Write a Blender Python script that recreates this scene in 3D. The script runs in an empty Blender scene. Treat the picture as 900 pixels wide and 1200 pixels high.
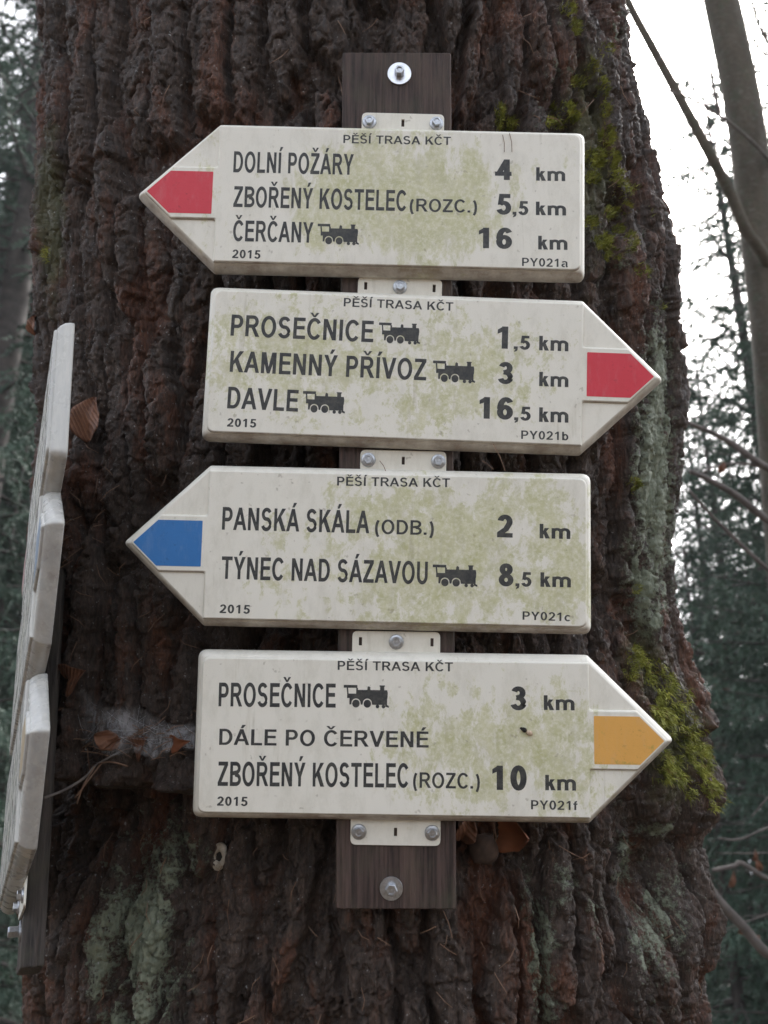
import bpy, math, random
import numpy as np
from mathutils import Matrix, Vector
random.seed(7); rng = np.random.default_rng(7)
SC = bpy.context.scene; COL = SC.collection
R = math.radians

# ------------------------------------------------------------------ camera, sky, sun, exposure
# The big tree leans towards the path: everything fixed to it is laid out in the trunk's own frame
# (x right, y into the trunk, z along the trunk) and tipped by LEAN into the world.
LEAN_DEG, PITCH, FOC = 14.0, 6.66, 1100.0
LEAN = Matrix.Rotation(R(LEAN_DEG), 4, 'X')
ph = R(PITCH)
AX = np.array([0, math.cos(ph), math.sin(ph)]); UP = np.array([0, -math.sin(ph), math.cos(ph)]); RT = np.array([1.0, 0, 0])
CAM = np.array([-.012, -1.1*math.cos(ph), 1.85-1.1*math.sin(ph)])
LM = np.array(LEAN)[:3, :3]
cd = bpy.data.cameras.new('camera'); cam = bpy.data.objects.new('camera', cd); COL.objects.link(cam)
cd.sensor_fit = 'VERTICAL'; cd.sensor_height = 36; cd.lens = 36*FOC/1200
cd.clip_start = .02; cd.clip_end = 5000
cam.matrix_world = LEAN @ Matrix.Translation(CAM.tolist()) @ Matrix.Rotation(R(90+PITCH), 4, 'X')
cd.dof.use_dof = True; cd.dof.focus_distance = 1.12; cd.dof.aperture_fstop = 6.5
SC.camera = cam
SC.render.resolution_x, SC.render.resolution_y = 768, 1024

SUN_EL, SUN_AZ = 48.0, 28.0          # veiled sun behind the tree, to the right
w = bpy.data.worlds.new('World'); SC.world = w; w.use_nodes = True
wn = w.node_tree
sky = wn.nodes.new('ShaderNodeTexSky'); sky.sky_type = 'NISHITA'; sky.sun_disc = False
sky.sun_elevation = R(SUN_EL); sky.sun_rotation = R(SUN_AZ)
sky.air_density = 1.0; sky.dust_density = 6.0; sky.ozone_density = 1.0; sky.altitude = 300
hs = wn.nodes.new('ShaderNodeHueSaturation'); hs.inputs['Saturation'].default_value = .30
wn.links.new(sky.outputs[0], hs.inputs['Color']); wn.links.new(hs.outputs[0], wn.nodes['Background'].inputs[0])
wn.nodes['Background'].inputs[1].default_value = .12
sd = bpy.data.lights.new('sun', 'SUN'); sd.energy = .6; sd.angle = R(40); sd.color = (1, .97, .92)
so = bpy.data.objects.new('sun', sd); COL.objects.link(so)
az, el = R(SUN_AZ), R(SUN_EL)
sv = Vector((math.sin(az)*math.cos(el), math.cos(az)*math.cos(el), math.sin(el)))
so.rotation_euler = sv.to_track_quat('Z', 'Y').to_euler(); so.location = (0, -3, 12)
SC.view_settings.view_transform = 'Standard'; SC.view_settings.look = 'None'
SC.view_settings.gamma = 1; SC.view_settings.use_curve_mapping = False
SC.view_settings.exposure = 2.05
SC.render.engine = 'CYCLES'; SC.cycles.use_denoising = True
SC.cycles.max_bounces = 6; SC.cycles.transparent_max_bounces = 12

# ------------------------------------------------------------------ helpers
def ray(u, v): return AX*FOC + RT*(u-450) + UP*(600-v)
def pl(u, v, Y=0.0):                       # point of the plane y=Y of the trunk frame
    d = ray(u, v); t = (Y-CAM[1])/d[1]; return CAM + t*d
def at(u, v, depth): return CAM + ray(u, v)*(depth/FOC)          # trunk frame
def wat(u, v, depth): return LM @ at(u, v, depth)                # world frame
def proj(p):
    q = p-CAM; z = q@AX; return 450+FOC*(q@RT)/z, 600-FOC*(q@UP)/z, z

def mesh(name, V, F, mat=None, smooth=False):
    me = bpy.data.meshes.new(name); me.from_pydata([tuple(map(float, p)) for p in V], [], [tuple(int(i) for i in f) for f in F])
    if mat: me.materials.append(mat)
    if smooth: me.shade_smooth()
    me.update(); return me
def npmesh(name, V, F, mat=None, smooth=False):      # V (n,3), F (m,3|4) arrays
    me = bpy.data.meshes.new(name); V = np.ascontiguousarray(V, dtype=np.float32); F = np.ascontiguousarray(F, dtype=np.int32)
    n, k = F.shape
    me.vertices.add(len(V)); me.vertices.foreach_set('co', V.ravel())
    me.loops.add(n*k); me.loops.foreach_set('vertex_index', F.ravel())
    me.polygons.add(n); me.polygons.foreach_set('loop_start', np.arange(0, n*k, k, dtype=np.int32))
    me.polygons.foreach_set('loop_total', np.full(n, k, dtype=np.int32))
    if mat: me.materials.append(mat)
    me.update(calc_edges=True)
    if smooth: me.shade_smooth()
    return me
def link(name, me, parent=None, M=None):
    o = bpy.data.objects.new(name, me); COL.objects.link(o)
    if parent is not None: o.parent = parent
    if M is not None:
        if parent is None: o.matrix_world = M
        else: o.matrix_local = M
    return o
def thing(name, label, cat, M=None, group=None, me=None):
    o = link(name, me, None, M if M is not None else Matrix())
    o['label'] = label; o['category'] = cat
    if group: o['group'] = group
    return o
def kind(o, k): o['kind'] = k; return o
class MB:
    def __init__(s): s.V = []; s.F = []
    def add(s, V, F):
        b = len(s.V); s.V += [tuple(map(float, p)) for p in V]; s.F += [tuple(i+b for i in f) for f in F]
    def box(s, lo, hi):
        x0, y0, z0 = lo; x1, y1, z1 = hi
        s.add([(x0,y0,z0),(x1,y0,z0),(x1,y1,z0),(x0,y1,z0),(x0,y0,z1),(x1,y0,z1),(x1,y1,z1),(x0,y1,z1)],
              [(0,3,2,1),(4,5,6,7),(0,1,5,4),(1,2,6,5),(2,3,7,6),(3,0,4,7)])
    def tube(s, pts, rad, n=8, cap=True):
        pts = [np.array(p, float) for p in pts]; m = len(pts)
        if not hasattr(rad, '__len__'): rad = [rad]*m
        T = [pts[min(i+1, m-1)]-pts[max(i-1, 0)] for i in range(m)]
        t0 = T[0]/np.linalg.norm(T[0]); a = np.cross(t0, [0, 0, 1.0])
        if np.linalg.norm(a) < .1: a = np.cross(t0, [0, 1.0, 0])
        V = []; 
        for p, t, r in zip(pts, T, rad):
            t = t/np.linalg.norm(t); a = a-t*(a@t); a /= np.linalg.norm(a); b = np.cross(t, a)
            V += [p+r*(math.cos(2*math.pi*k/n)*a+math.sin(2*math.pi*k/n)*b) for k in range(n)]
        F = [(i*n+k, i*n+(k+1) % n, (i+1)*n+(k+1) % n, (i+1)*n+k) for i in range(m-1) for k in range(n)]
        if cap: F += [tuple(range(n))[::-1], tuple((m-1)*n+k for k in range(n))]
        s.add(V, F)
    def me(s, name, mat, smooth=False): return mesh(name, s.V, s.F, mat, smooth)
def smooth_path(pts, k=6):                     # Catmull-Rom
    P = [np.array(p, float) for p in pts]; P = [2*P[0]-P[1]]+P+[2*P[-1]-P[-2]]; out = []
    for i in range(1, len(P)-2):
        for j in range(k):
            t = j/k; a, b, c, d = P[i-1:i+3]
            out.append(.5*((2*b)+(c-a)*t+(2*a-5*b+4*c-d)*t*t+(3*b-a-3*c+d)*t**3))
    return out+[P[-2]]

# ---- value noise / fbm / worley in numpy
def _h(ix, iy, s):
    x = (ix.astype(np.int64)*374761393 + iy.astype(np.int64)*668265263 + s*974711) & 0x7fffffff
    x = ((x ^ (x >> 13))*1274126177) & 0x7fffffff
    return ((x ^ (x >> 16)) & 0xffffff)/float(0xffffff)
def vnoise(x, y, s=0):
    ix, iy = np.floor(x), np.floor(y); fx, fy = x-ix, y-iy; fx = fx*fx*(3-2*fx); fy = fy*fy*(3-2*fy)
    ix = ix.astype(np.int64); iy = iy.astype(np.int64)
    a, b, c, d = _h(ix, iy, s), _h(ix+1, iy, s), _h(ix, iy+1, s), _h(ix+1, iy+1, s)
    return (a*(1-fx)+b*fx)*(1-fy)+(c*(1-fx)+d*fx)*fy
def fbm(x, y, s=0, o=4):
    t = 0; a = .5; n = 0
    for i in range(o): t = t+a*vnoise(x*2**i, y*2**i, s+i*17); n += a; a *= .5
    return t/n
def worley(x, y, s=0):
    ix, iy = np.floor(x).astype(np.int64), np.floor(y).astype(np.int64)
    f1 = np.full(x.shape, 9.); f2 = np.full(x.shape, 9.); idv = np.zeros(x.shape)
    for dx in (-1, 0, 1):
        for dy in (-1, 0, 1):
            cx, cy = ix+dx, iy+dy
            d = np.hypot(cx+.1+.8*_h(cx, cy, s)-x, cy+.1+.8*_h(cx, cy, s+5)-y); r = _h(cx, cy, s+9)
            near = d < f1; f2 = np.where(near, f1, np.minimum(f2, d)); idv = np.where(near, r, idv); f1 = np.where(near, d, f1)
    return f1, f2, idv
def sstep(a, b, x): t = np.clip((x-a)/(b-a), 0, 1); return t*t*(3-2*t)

# ------------------------------------------------------------------ materials
def newmat(name):
    m = bpy.data.materials.new(name); m.use_nodes = True; nt = m.node_tree; return m, nt, nt.nodes['Principled BSDF']
def N(nt, t, **kw):
    n = nt.nodes.new(t)
    for k, v in kw.items():
        if k in n.inputs: n.inputs[k].default_value = v
        else: setattr(n, k, v)
    return n
def noise(nt, vec, scale, detail=4, rough=.6, dist=0):
    n = N(nt, 'ShaderNodeTexNoise'); n.inputs['Scale'].default_value = scale; n.inputs['Detail'].default_value = detail
    n.inputs['Roughness'].default_value = rough; n.inputs['Distortion'].default_value = dist
    nt.links.new(vec, n.inputs['Vector']); return n.outputs[0]
def voro(nt, vec, scale):
    n = N(nt, 'ShaderNodeTexVoronoi', feature='DISTANCE_TO_EDGE'); n.inputs['Scale'].default_value = scale
    nt.links.new(vec, n.inputs['Vector']); return mth(nt, 'MULTIPLY', n.outputs['Distance'], 2.5, True)
def ramp(nt, fac, stops):
    n = N(nt, 'ShaderNodeValToRGB'); cr = n.color_ramp
    while len(cr.elements) < len(stops): cr.elements.new(.5)
    for e, (p, c) in zip(cr.elements, stops):
        e.position = p; e.color = (*c, 1) if hasattr(c, '__len__') else (c, c, c, 1)
    nt.links.new(fac, n.inputs[0]); return n.outputs[0]
def mixc(nt, fac, a, b):
    n = N(nt, 'ShaderNodeMix', data_type='RGBA')
    for sock, v in ((n.inputs[0], fac), (n.inputs[6], a), (n.inputs[7], b)):
        if hasattr(v, 'is_linked'): nt.links.new(v, sock)
        elif hasattr(v, '__len__'): sock.default_value = (*v, 1)
        else: sock.default_value = v
    return n.outputs[2]
def mth(nt, op, a, b=None, clamp=False):
    n = N(nt, 'ShaderNodeMath', operation=op); n.use_clamp = clamp
    for i, v in enumerate((a, b)):
        if v is None: continue
        if hasattr(v, 'is_linked'): nt.links.new(v, n.inputs[i])
        else: n.inputs[i].default_value = v
    return n.outputs[0]
def bump(nt, bs, h, strength, dist):
    n = N(nt, 'ShaderNodeBump'); n.inputs['Strength'].default_value = strength; n.inputs['Distance'].default_value = dist
    nt.links.new(h, n.inputs['Height']); nt.links.new(n.outputs[0], bs.inputs['Normal'])
def objco(nt, off=(0, 0, 0), scale=(1, 1, 1)):
    c = N(nt, 'ShaderNodeTexCoord'); m = N(nt, 'ShaderNodeMapping'); m.inputs['Location'].default_value = off; m.inputs['Scale'].default_value = scale
    nt.links.new(c.outputs['Object'], m.inputs[0]); return m.outputs[0]
def simple(name, col, rough=.6, var=.25, scale=30, metal=0, spec=.5):
    m, nt, b = newmat(name); v = objco(nt); n = noise(nt, v, scale, 5)
    c = mixc(nt, ramp(nt, n, [(.3, 0.), (.7, 1.)]), tuple(x*(1-var) for x in col), tuple(min(1, x*(1+var)) for x in col))
    nt.links.new(c, b.inputs['Base Color']); b.inputs['Roughness'].default_value = rough; b.inputs['Metallic'].default_value = metal
    b.inputs['Specular IOR Level'].default_value = spec
    return m

def plastic(name, off, algae, centre=(0, 0), spread=.2, fs=52, zs=1.0, glare_film=0.):
    """weathered cream plastic: yellow-green algae in blotches, brown dirt along the lower edges, fine specks"""
    m, nt, b = newmat(name); v = objco(nt, off); raw = objco(nt)
    base = mixc(nt, noise(nt, v, 9, 4), (.79, .76, .68), (.865, .835, .76))
    big = noise(nt, v, 9, 3, .5, .4); fine = noise(nt, objco(nt, off, (1, 1, zs)), fs, 8, .74, .25)
    s = N(nt, 'ShaderNodeSeparateXYZ'); nt.links.new(raw, s.inputs[0])
    dx = mth(nt, 'DIVIDE', mth(nt, 'SUBTRACT', s.outputs[0], centre[0]), spread)
    dz = mth(nt, 'DIVIDE', mth(nt, 'SUBTRACT', s.outputs[2], centre[1]), .085)
    d2 = mth(nt, 'ADD', mth(nt, 'MULTIPLY', dx, dx), mth(nt, 'MULTIPLY', dz, dz))
    zone = mth(nt, 'MULTIPLY', mth(nt, 'SUBTRACT', 1.0, mth(nt, 'MULTIPLY', d2, .45), True), .24)
    k = mth(nt, 'ADD', mth(nt, 'ADD', mth(nt, 'MULTIPLY', big, .36), mth(nt, 'MULTIPLY', fine, .64)), zone)
    thr = .738-.1*algae
    am = ramp(nt, k, [(thr-.01, 0.), (thr+.03, .75), (thr+.08, 1.)])
    am = mth(nt, 'MULTIPLY', am, ramp(nt, noise(nt, v, 210, 5, .7), [(.34, .35), (.56, 1.)]))
    tint = mixc(nt, ramp(nt, noise(nt, v, 48, 4), [(.3, 0.), (.7, 1.)]), (.62, .60, .36), (.42, .42, .14))
    c = mixc(nt, mth(nt, 'MULTIPLY', am, .78), base, tint)
    # soft general grime
    gm = ramp(nt, noise(nt, objco(nt, off, (1, 1, .45)), 40, 6, .75), [(.48, 0.), (.8, .5)])
    c = mixc(nt, gm, c, (.5, .47, .38))
    dr = mth(nt, 'MULTIPLY', ramp(nt, noise(nt, objco(nt, off, (1, 1, .07)), 95, 3, .6), [(.62, 0.), (.72, 1.)]), ramp(nt, noise(nt, v, 14, 3), [(.45, 0.), (.65, .45)]))
    c = mixc(nt, dr, c, (.40, .36, .25))
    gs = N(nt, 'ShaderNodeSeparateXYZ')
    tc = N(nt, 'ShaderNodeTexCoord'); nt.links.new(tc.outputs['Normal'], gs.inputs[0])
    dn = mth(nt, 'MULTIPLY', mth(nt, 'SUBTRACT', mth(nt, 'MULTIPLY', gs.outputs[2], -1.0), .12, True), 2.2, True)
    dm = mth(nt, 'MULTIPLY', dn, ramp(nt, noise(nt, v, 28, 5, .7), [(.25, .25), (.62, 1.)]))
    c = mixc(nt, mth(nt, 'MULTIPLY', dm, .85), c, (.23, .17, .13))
    sp = ramp(nt, noise(nt, v, 130, 2, .5), [(.70, 0.), (.76, 1.)])
    c = mixc(nt, mth(nt, 'MULTIPLY', sp, .35), c, (.2, .16, .1))
    nt.links.new(c, b.inputs['Base Color'])
    if glare_film:
        st = noise(nt, objco(nt, off, (1, 1, .12)), 75, 5, .7)
        c = mixc(nt, ramp(nt, st, [(.35, glare_film*.6), (.7, glare_film)]), c, (.36, .37, .38))  # grey veil paints in reflections at grazing view, with streaks of dirt
    nt.links.new(c, b.inputs['Base Color'])
    nt.links.new(ramp(nt, noise(nt, v, 35, 4), [(.3, 0.30 if not glare_film else .12), (.75, .48)]), b.inputs['Roughness'])
    bump(nt, b, noise(nt, v, 90, 4), .06, .002)
    return m
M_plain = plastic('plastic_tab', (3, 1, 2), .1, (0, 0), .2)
def ink(name='ink'):
    m, nt, b = newmat(name); v = objco(nt)
    c = mixc(nt, ramp(nt, noise(nt, v, 160, 5, .7), [(.4, 0.), (.78, 1.)]), (.028, .029, .034), (.10, .10, .085))
    nt.links.new(c, b.inputs['Base Color']); b.inputs['Roughness'].default_value = .5; return m
M_ink = ink()
def patchmat(name, c0, c1, algae=0.):
    m, nt, b = newmat(name); v = objco(nt)
    c = mixc(nt, noise(nt, v, 45, 5, .7), c0, c1)
    if algae:
        s = N(nt, 'ShaderNodeSeparateXYZ'); nt.links.new(v, s.inputs[0])
        low = mth(nt, 'MULTIPLY', mth(nt, 'SUBTRACT', -.012, s.outputs[2]), 12.0, True)
        am = ramp(nt, mth(nt, 'ADD', noise(nt, v, 55, 6, .7), low), [(.62, 0.), (.75, 1.)])
        c = mixc(nt, mth(nt, 'MULTIPLY', am, .75), c, (.36, .31, .07))
    fd = ramp(nt, noise(nt, objco(nt, (1, 2, 3), (1, 1, .3)), 60, 6, .75), [(.5, 0.), (.85, .5)])
    c = mixc(nt, fd, c, tuple(.55*x+.22 for x in c1))
    gr = ramp(nt, noise(nt, v, 150, 5, .75), [(.60, 0.), (.74, .6)])
    c = mixc(nt, gr, c, tuple(.45*x for x in c0))
    nt.links.new(c, b.inputs['Base Color']); b.inputs['Roughness'].default_value = .42; bump(nt, b, noise(nt, v, 200, 4), .08, .002); return m
M_red = patchmat('red_patch', (.60, .028, .050), (.70, .045, .075))
M_blue = patchmat('blue_patch', (.025, .15, .42), (.03, .19, .52))
M_yel = patchmat('ochre_patch', (.72, .37, .085), (.82, .44, .12), 1)
M_zinc = simple('zinc_steel', (.50, .52, .56), .36, .25, 260, 1)
M_washer = simple('bright_washer', (.74, .75, .80), .30, .1, 120, 1)
M_hole = simple('hole_shade_cocoon_dark', (.02, .018, .016), .9)  # near-black: shade in the disc's hole, and the cocoon's own dark colour

def bark_material():
    m, nt, b = newmat('bark'); v = objco(nt)
    vs = objco(nt, (0, 0, 0), (1, 1, .35))
    n1 = noise(nt, vs, 14, 5, .65, .3); n2 = noise(nt, vs, 60, 6, .7); n3 = noise(nt, v, 6, 3)
    c = mixc(nt, ramp(nt, n2, [(.3, 0.), (.7, 1.)]), (.034, .0235, .0195), (.150, .104, .083))
    red = ramp(nt, n1, [(.51, 0.), (.64, 1.)])
    c = mixc(nt, mth(nt, 'MULTIPLY', red, .75), c, mixc(nt, n2, (.088, .031, .017), (.30, .108, .052)))
    grey = ramp(nt, noise(nt, vs, 34, 6, .7), [(.56, 0.), (.70, 1.)])
    c = mixc(nt, mth(nt, 'MULTIPLY', grey, .42), c, (.20, .165, .15))
    fib = noise(nt, objco(nt, (5, 2, 1), (1, 1, .28)), 330, 5, .75)
    c = mixc(nt, ramp(nt, fib, [(.46, .55), (.60, 0.)]), c, (.013, .0095, .0085))
    a = N(nt, 'ShaderNodeAttribute', attribute_name='lichen'); al = a.outputs['Fac']
    lm = ramp(nt, mth(nt, 'ADD', mth(nt, 'ADD', mth(nt, 'MULTIPLY', noise(nt, v, 38, 8, .75), .62), mth(nt, 'MULTIPLY', noise(nt, v, 190, 4, .7), .38)), mth(nt, 'MULTIPLY', al, .26)), [(.63, 0.), (.70, 1.)])
    lcol = mixc(nt, noise(nt, v, 140, 4), (.13, .155, .105), (.33, .365, .275))
    c = mixc(nt, mth(nt, 'MULTIPLY', lm, .9), c, lcol)
    g = N(nt, 'ShaderNodeAttribute', attribute_name='algae').outputs['Fac']
    gm = ramp(nt, mth(nt, 'ADD', mth(nt, 'MULTIPLY', noise(nt, v, 30, 6, .7), .6), mth(nt, 'MULTIPLY', g, .5)), [(.48, 0.), (.66, 1.)])
    c = mixc(nt, mth(nt, 'MULTIPLY', gm, .8), c, (.085, .085, .035))
    sp = ramp(nt, noise(nt, v, 210, 2, .5), [(.69, 0.), (.73, 1.)])
    c = mixc(nt, mth(nt, 'MULTIPLY', sp, .7), c, (.38, .38, .38))
    nt.links.new(c, b.inputs['Base Color']); 
    nt.links.new(ramp(nt, n2, [(.35, .30), (.65, .70)]), b.inputs['Roughness'])
    b.inputs['Specular IOR Level'].default_value = .45
    hh = mth(nt, 'ADD', noise(nt, vs, 90, 6, .65), mth(nt, 'MULTIPLY', lm, .3))
    hh = mth(nt, 'ADD', hh, mth(nt, 'MULTIPLY', voro(nt, objco(nt, (0, 0, 0), (1, 1, .4)), 105), .35))
    hh = mth(nt, 'ADD', hh, mth(nt, 'MULTIPLY', fib, .55))
    bump(nt, b, hh, .95, .005)
    return m
M_bark = bark_material()
def wood_material(name, c0, c1):
    m, nt, b = newmat(name); vs = objco(nt, (0, 0, 0), (1, 1, .04)); v = objco(nt)
    n = noise(nt, vs, 170, 5, .7, .2); n2 = noise(nt, v, 26, 4)
    c = mixc(nt, ramp(nt, n, [(.36, 0.), (.62, 1.)]), tuple(.6*x for x in c0), tuple(1.35*x for x in c1))
    c = mixc(nt, ramp(nt, n2, [(.45, 0.), (.75, .6)]), c, (.075, .07, .045))
    # paler weathered band / drip stains
    c = mixc(nt, ramp(nt, noise(nt, objco(nt, (0, 0, 4), (1, 1, .25)), 22, 5), [(.55, 0.), (.72, .5)]), c, (.14, .095, .075))
    nt.links.new(c, b.inputs['Base Color']); b.inputs['Roughness'].default_value = .7
    bump(nt, b, n, .9, .005); return m
M_board = wood_material('stained_board', (.030, .019, .017), (.075, .048, .042))
M_board2 = wood_material('grey_board', (.026, .021, .018), (.065, .052, .046))

def leafmat(name, c0, c1, rough=.6, sc=40):
    m, nt, b = newmat(name); v = objco(nt)
    c = mixc(nt, ramp(nt, noise(nt, v, sc, 4), [(.3, 0.), (.7, 1.)]), c0, c1)
    nt.links.new(c, b.inputs['Base Color']); b.inputs['Roughness'].default_value = rough; return m
def moss_material():
    m, nt, b = newmat('moss'); v = objco(nt)
    c = mixc(nt, ramp(nt, noise(nt, v, 55, 5), [(.3, 0.), (.7, 1.)]), (.075, .09, .014), (.40, .41, .075))
    c = mixc(nt, ramp(nt, noise(nt, v, 90, 4, .6), [(.56, 0.), (.68, .8)]), c, (.20, .11, .045))
    nt.links.new(c, b.inputs['Base Color']); b.inputs['Roughness'].default_value = .8; return m
M_moss = moss_material()
def dry_material():
    m, nt, b = newmat('dry_leaf'); v = objco(nt)
    c = mixc(nt, ramp(nt, noise(nt, v, 70, 6, .7, .5), [(.3, 0.), (.7, 1.)]), (.075, .03, .018), (.24, .105, .06))
    wv = N(nt, 'ShaderNodeTexWave'); wv.wave_type = 'BANDS'; wv.bands_direction = 'DIAGONAL'; wv.inputs['Scale'].default_value = 75; wv.inputs['Distortion'].default_value = 2.5; nt.links.new(v, wv.inputs['Vector'])
    c = mixc(nt, ramp(nt, wv.outputs[0], [(.75, 0.), (.95, .45)]), c, (.33, .17, .10))
    nt.links.new(c, b.inputs['Base Color']); b.inputs['Roughness'].default_value = .5; bump(nt, b, wv.outputs[0], .35, .003); return m
M_dry = dry_material()
M_orange_leaf = leafmat('rust_leaf', (.14, .045, .02), (.27, .095, .04), .55, 25)
M_needle = leafmat('dry_needle', (.13, .065, .04), (.30, .18, .115), .5, 60)
M_twig = leafmat('twig', (.10, .085, .08), (.2, .17, .155), .7, 60)
M_spruce = leafmat('spruce_needles', (.026, .056, .038), (.078, .135, .090), .6, 1.5)
M_sbark = leafmat('spruce_bark', (.035, .03, .028), (.09, .075, .068), .85, 12)
def beech_material():
    m, nt, b = newmat('beech_bark'); v = objco(nt); vs = objco(nt, (0, 0, 0), (1, 1, .3))
    c = mixc(nt, ramp(nt, noise(nt, vs, 7, 8, .7), [(.3, 0.), (.7, 1.)]), (.055, .045, .032), (.135, .112, .083))
    c = mixc(nt, ramp(nt, noise(nt, v, 16, 6, .7), [(.52, 0.), (.62, .7)]), c, (.07, .08, .05))
    c = mixc(nt, ramp(nt, noise(nt, objco(nt, (0, 0, 0), (1, 1, 3.)), 22, 6, .75), [(.56, 0.), (.66, .7)]), c, (.19, .18, .165))
    nt.links.new(c, b.inputs['Base Color']); b.inputs['Roughness'].default_value = .8; bump(nt, b, noise(nt, v, 40, 6, .7), .7, .02); return m
M_beech = beech_material()
M_bare = leafmat('bare_branch', (.06, .05, .046), (.14, .12, .11), .75, 14)

# ------------------------------------------------------------------ ground: forest floor, falling away behind the tree
def ground_z(x, y):
    h = -.30*np.maximum(0, y-1.2)
    h = np.where(h < -16, -16-.02*(-h-16)**.5*0, h)
    return h + .35*(fbm(x*.25+40, y*.25+11, 3)-.5) + .08*(fbm(x*1.7, y*1.7, 9)-.5)
def build_ground():
    k = np.concatenate([-np.geomspace(2500, 12, 26), np.linspace(-11, 11, 90), np.geomspace(12, 2500, 26)])
    X, Y = np.meshgrid(k, k); Z = ground_z(X, Y)
    n = len(k); V = np.stack([X, Y, Z], -1).reshape(-1, 3)
    i = np.arange(n-1); I, J = np.meshgrid(i, i); a = (J*n+I).ravel()
    F = np.stack([a, a+1, a+n+1, a+n], -1)
    m, nt, b = newmat('forest_floor'); v = objco(nt)
    c = mixc(nt, ramp(nt, noise(nt, v, 14, 8, .75), [(.3, 0.), (.7, 1.)]), (.03, .022, .015), (.13, .085, .05))
    c = mixc(nt, ramp(nt, noise(nt, v, .8, 4), [(.5, 0.), (.65, .7)]), c, (.05, .06, .02))
    nt.links.new(c, b.inputs['Base Color']); b.inputs['Roughness'].default_value = .9; bump(nt, b, noise(nt, v, 25, 6), .8, .03)
    o = link('ground', npmesh('ground', V, F, m, True)); kind(o, 'structure')
build_ground()

def build_haze():
    mb = MB(); mb.box((-2600, -2600, -19), (2600, 2600, 30))
    m = bpy.data.materials.new('haze'); m.use_nodes = True; nt = m.node_tree
    nt.nodes.remove(nt.nodes['Principled BSDF'])
    pv = nt.nodes.new('ShaderNodeVolumePrincipled'); pv.inputs['Color'].default_value = (.86, .93, 1, 1); pv.inputs['Density'].default_value = .0016; pv.inputs['Anisotropy'].default_value = .2
    nt.links.new(pv.outputs[0], nt.nodes['Material Output'].inputs['Volume'])
    kind(link('haze', mb.me('haze', m)), 'stuff')
build_haze()

# ------------------------------------------------------------------ the big trunk
def table(ts, xs): 
    ts = np.array(ts, float); xs = np.array(xs, float); return lambda v: np.interp(v, ts, xs)
LEFT = table([-300, 0, 150, 300, 420, 520, 700, 900, 1200, 1500], [64, 55, 51, 50, 52, 54, 46, 46, 40, 10])
RIGHT = table([-300, 0, 100, 180, 260, 320, 400, 500, 600, 700, 770, 830, 900, 950, 1010, 1060, 1110, 1200, 1500],
              [690, 730, 744, 760, 767, 779, 786, 790, 785, 782, 790, 804, 813, 815, 820, 828, 823, 825, 850])
YF, BD = .085, .43          # front surface of the trunk behind the board; half depth
def silhouette_half(z, side, px):   # half width so that the silhouette of the rounded section meets px
    lo, hi = .2, .9; th = np.linspace(.2, 1.9, 160)
    for _ in range(24):
        a = (lo+hi)/2
        P = np.stack([side*a*np.sin(th), YF+BD*(1-np.cos(th)), np.full_like(th, z)], -1)
        u, _v, _z = proj(P); e = side*u
        if e.max() > side*px: hi = a
        else: lo = a
    return (lo+hi)/2
zc = np.linspace(.9, 2.9, 60)
_, vz, _ = proj(np.stack([np.zeros(60), np.full(60, YF+.3), zc], -1))
aR = np.array([silhouette_half(z, 1, RIGHT(v)) for z, v in zip(zc, vz)])
aL = np.array([silhouette_half(z, -1, LEFT(v)) for z, v in zip(zc, vz)])
def halfw(z, side):
    t = aR if side > 0 else aL
    r = np.interp(z, zc, t)
    r = np.where(z < .9, r*(1+.28*((.9-z)/.9)**2), r)            # root flare
    return np.where(z > 2.9, r*(1-.035*(z-2.9)), r)
def ledge_z(th):             # height of the old collar (px y about 885 at the left, rising slightly to the right)
    return 1.535+.02*np.sin(th*2.3+.4)+.03*np.clip(th, 0, 1.2)
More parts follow.
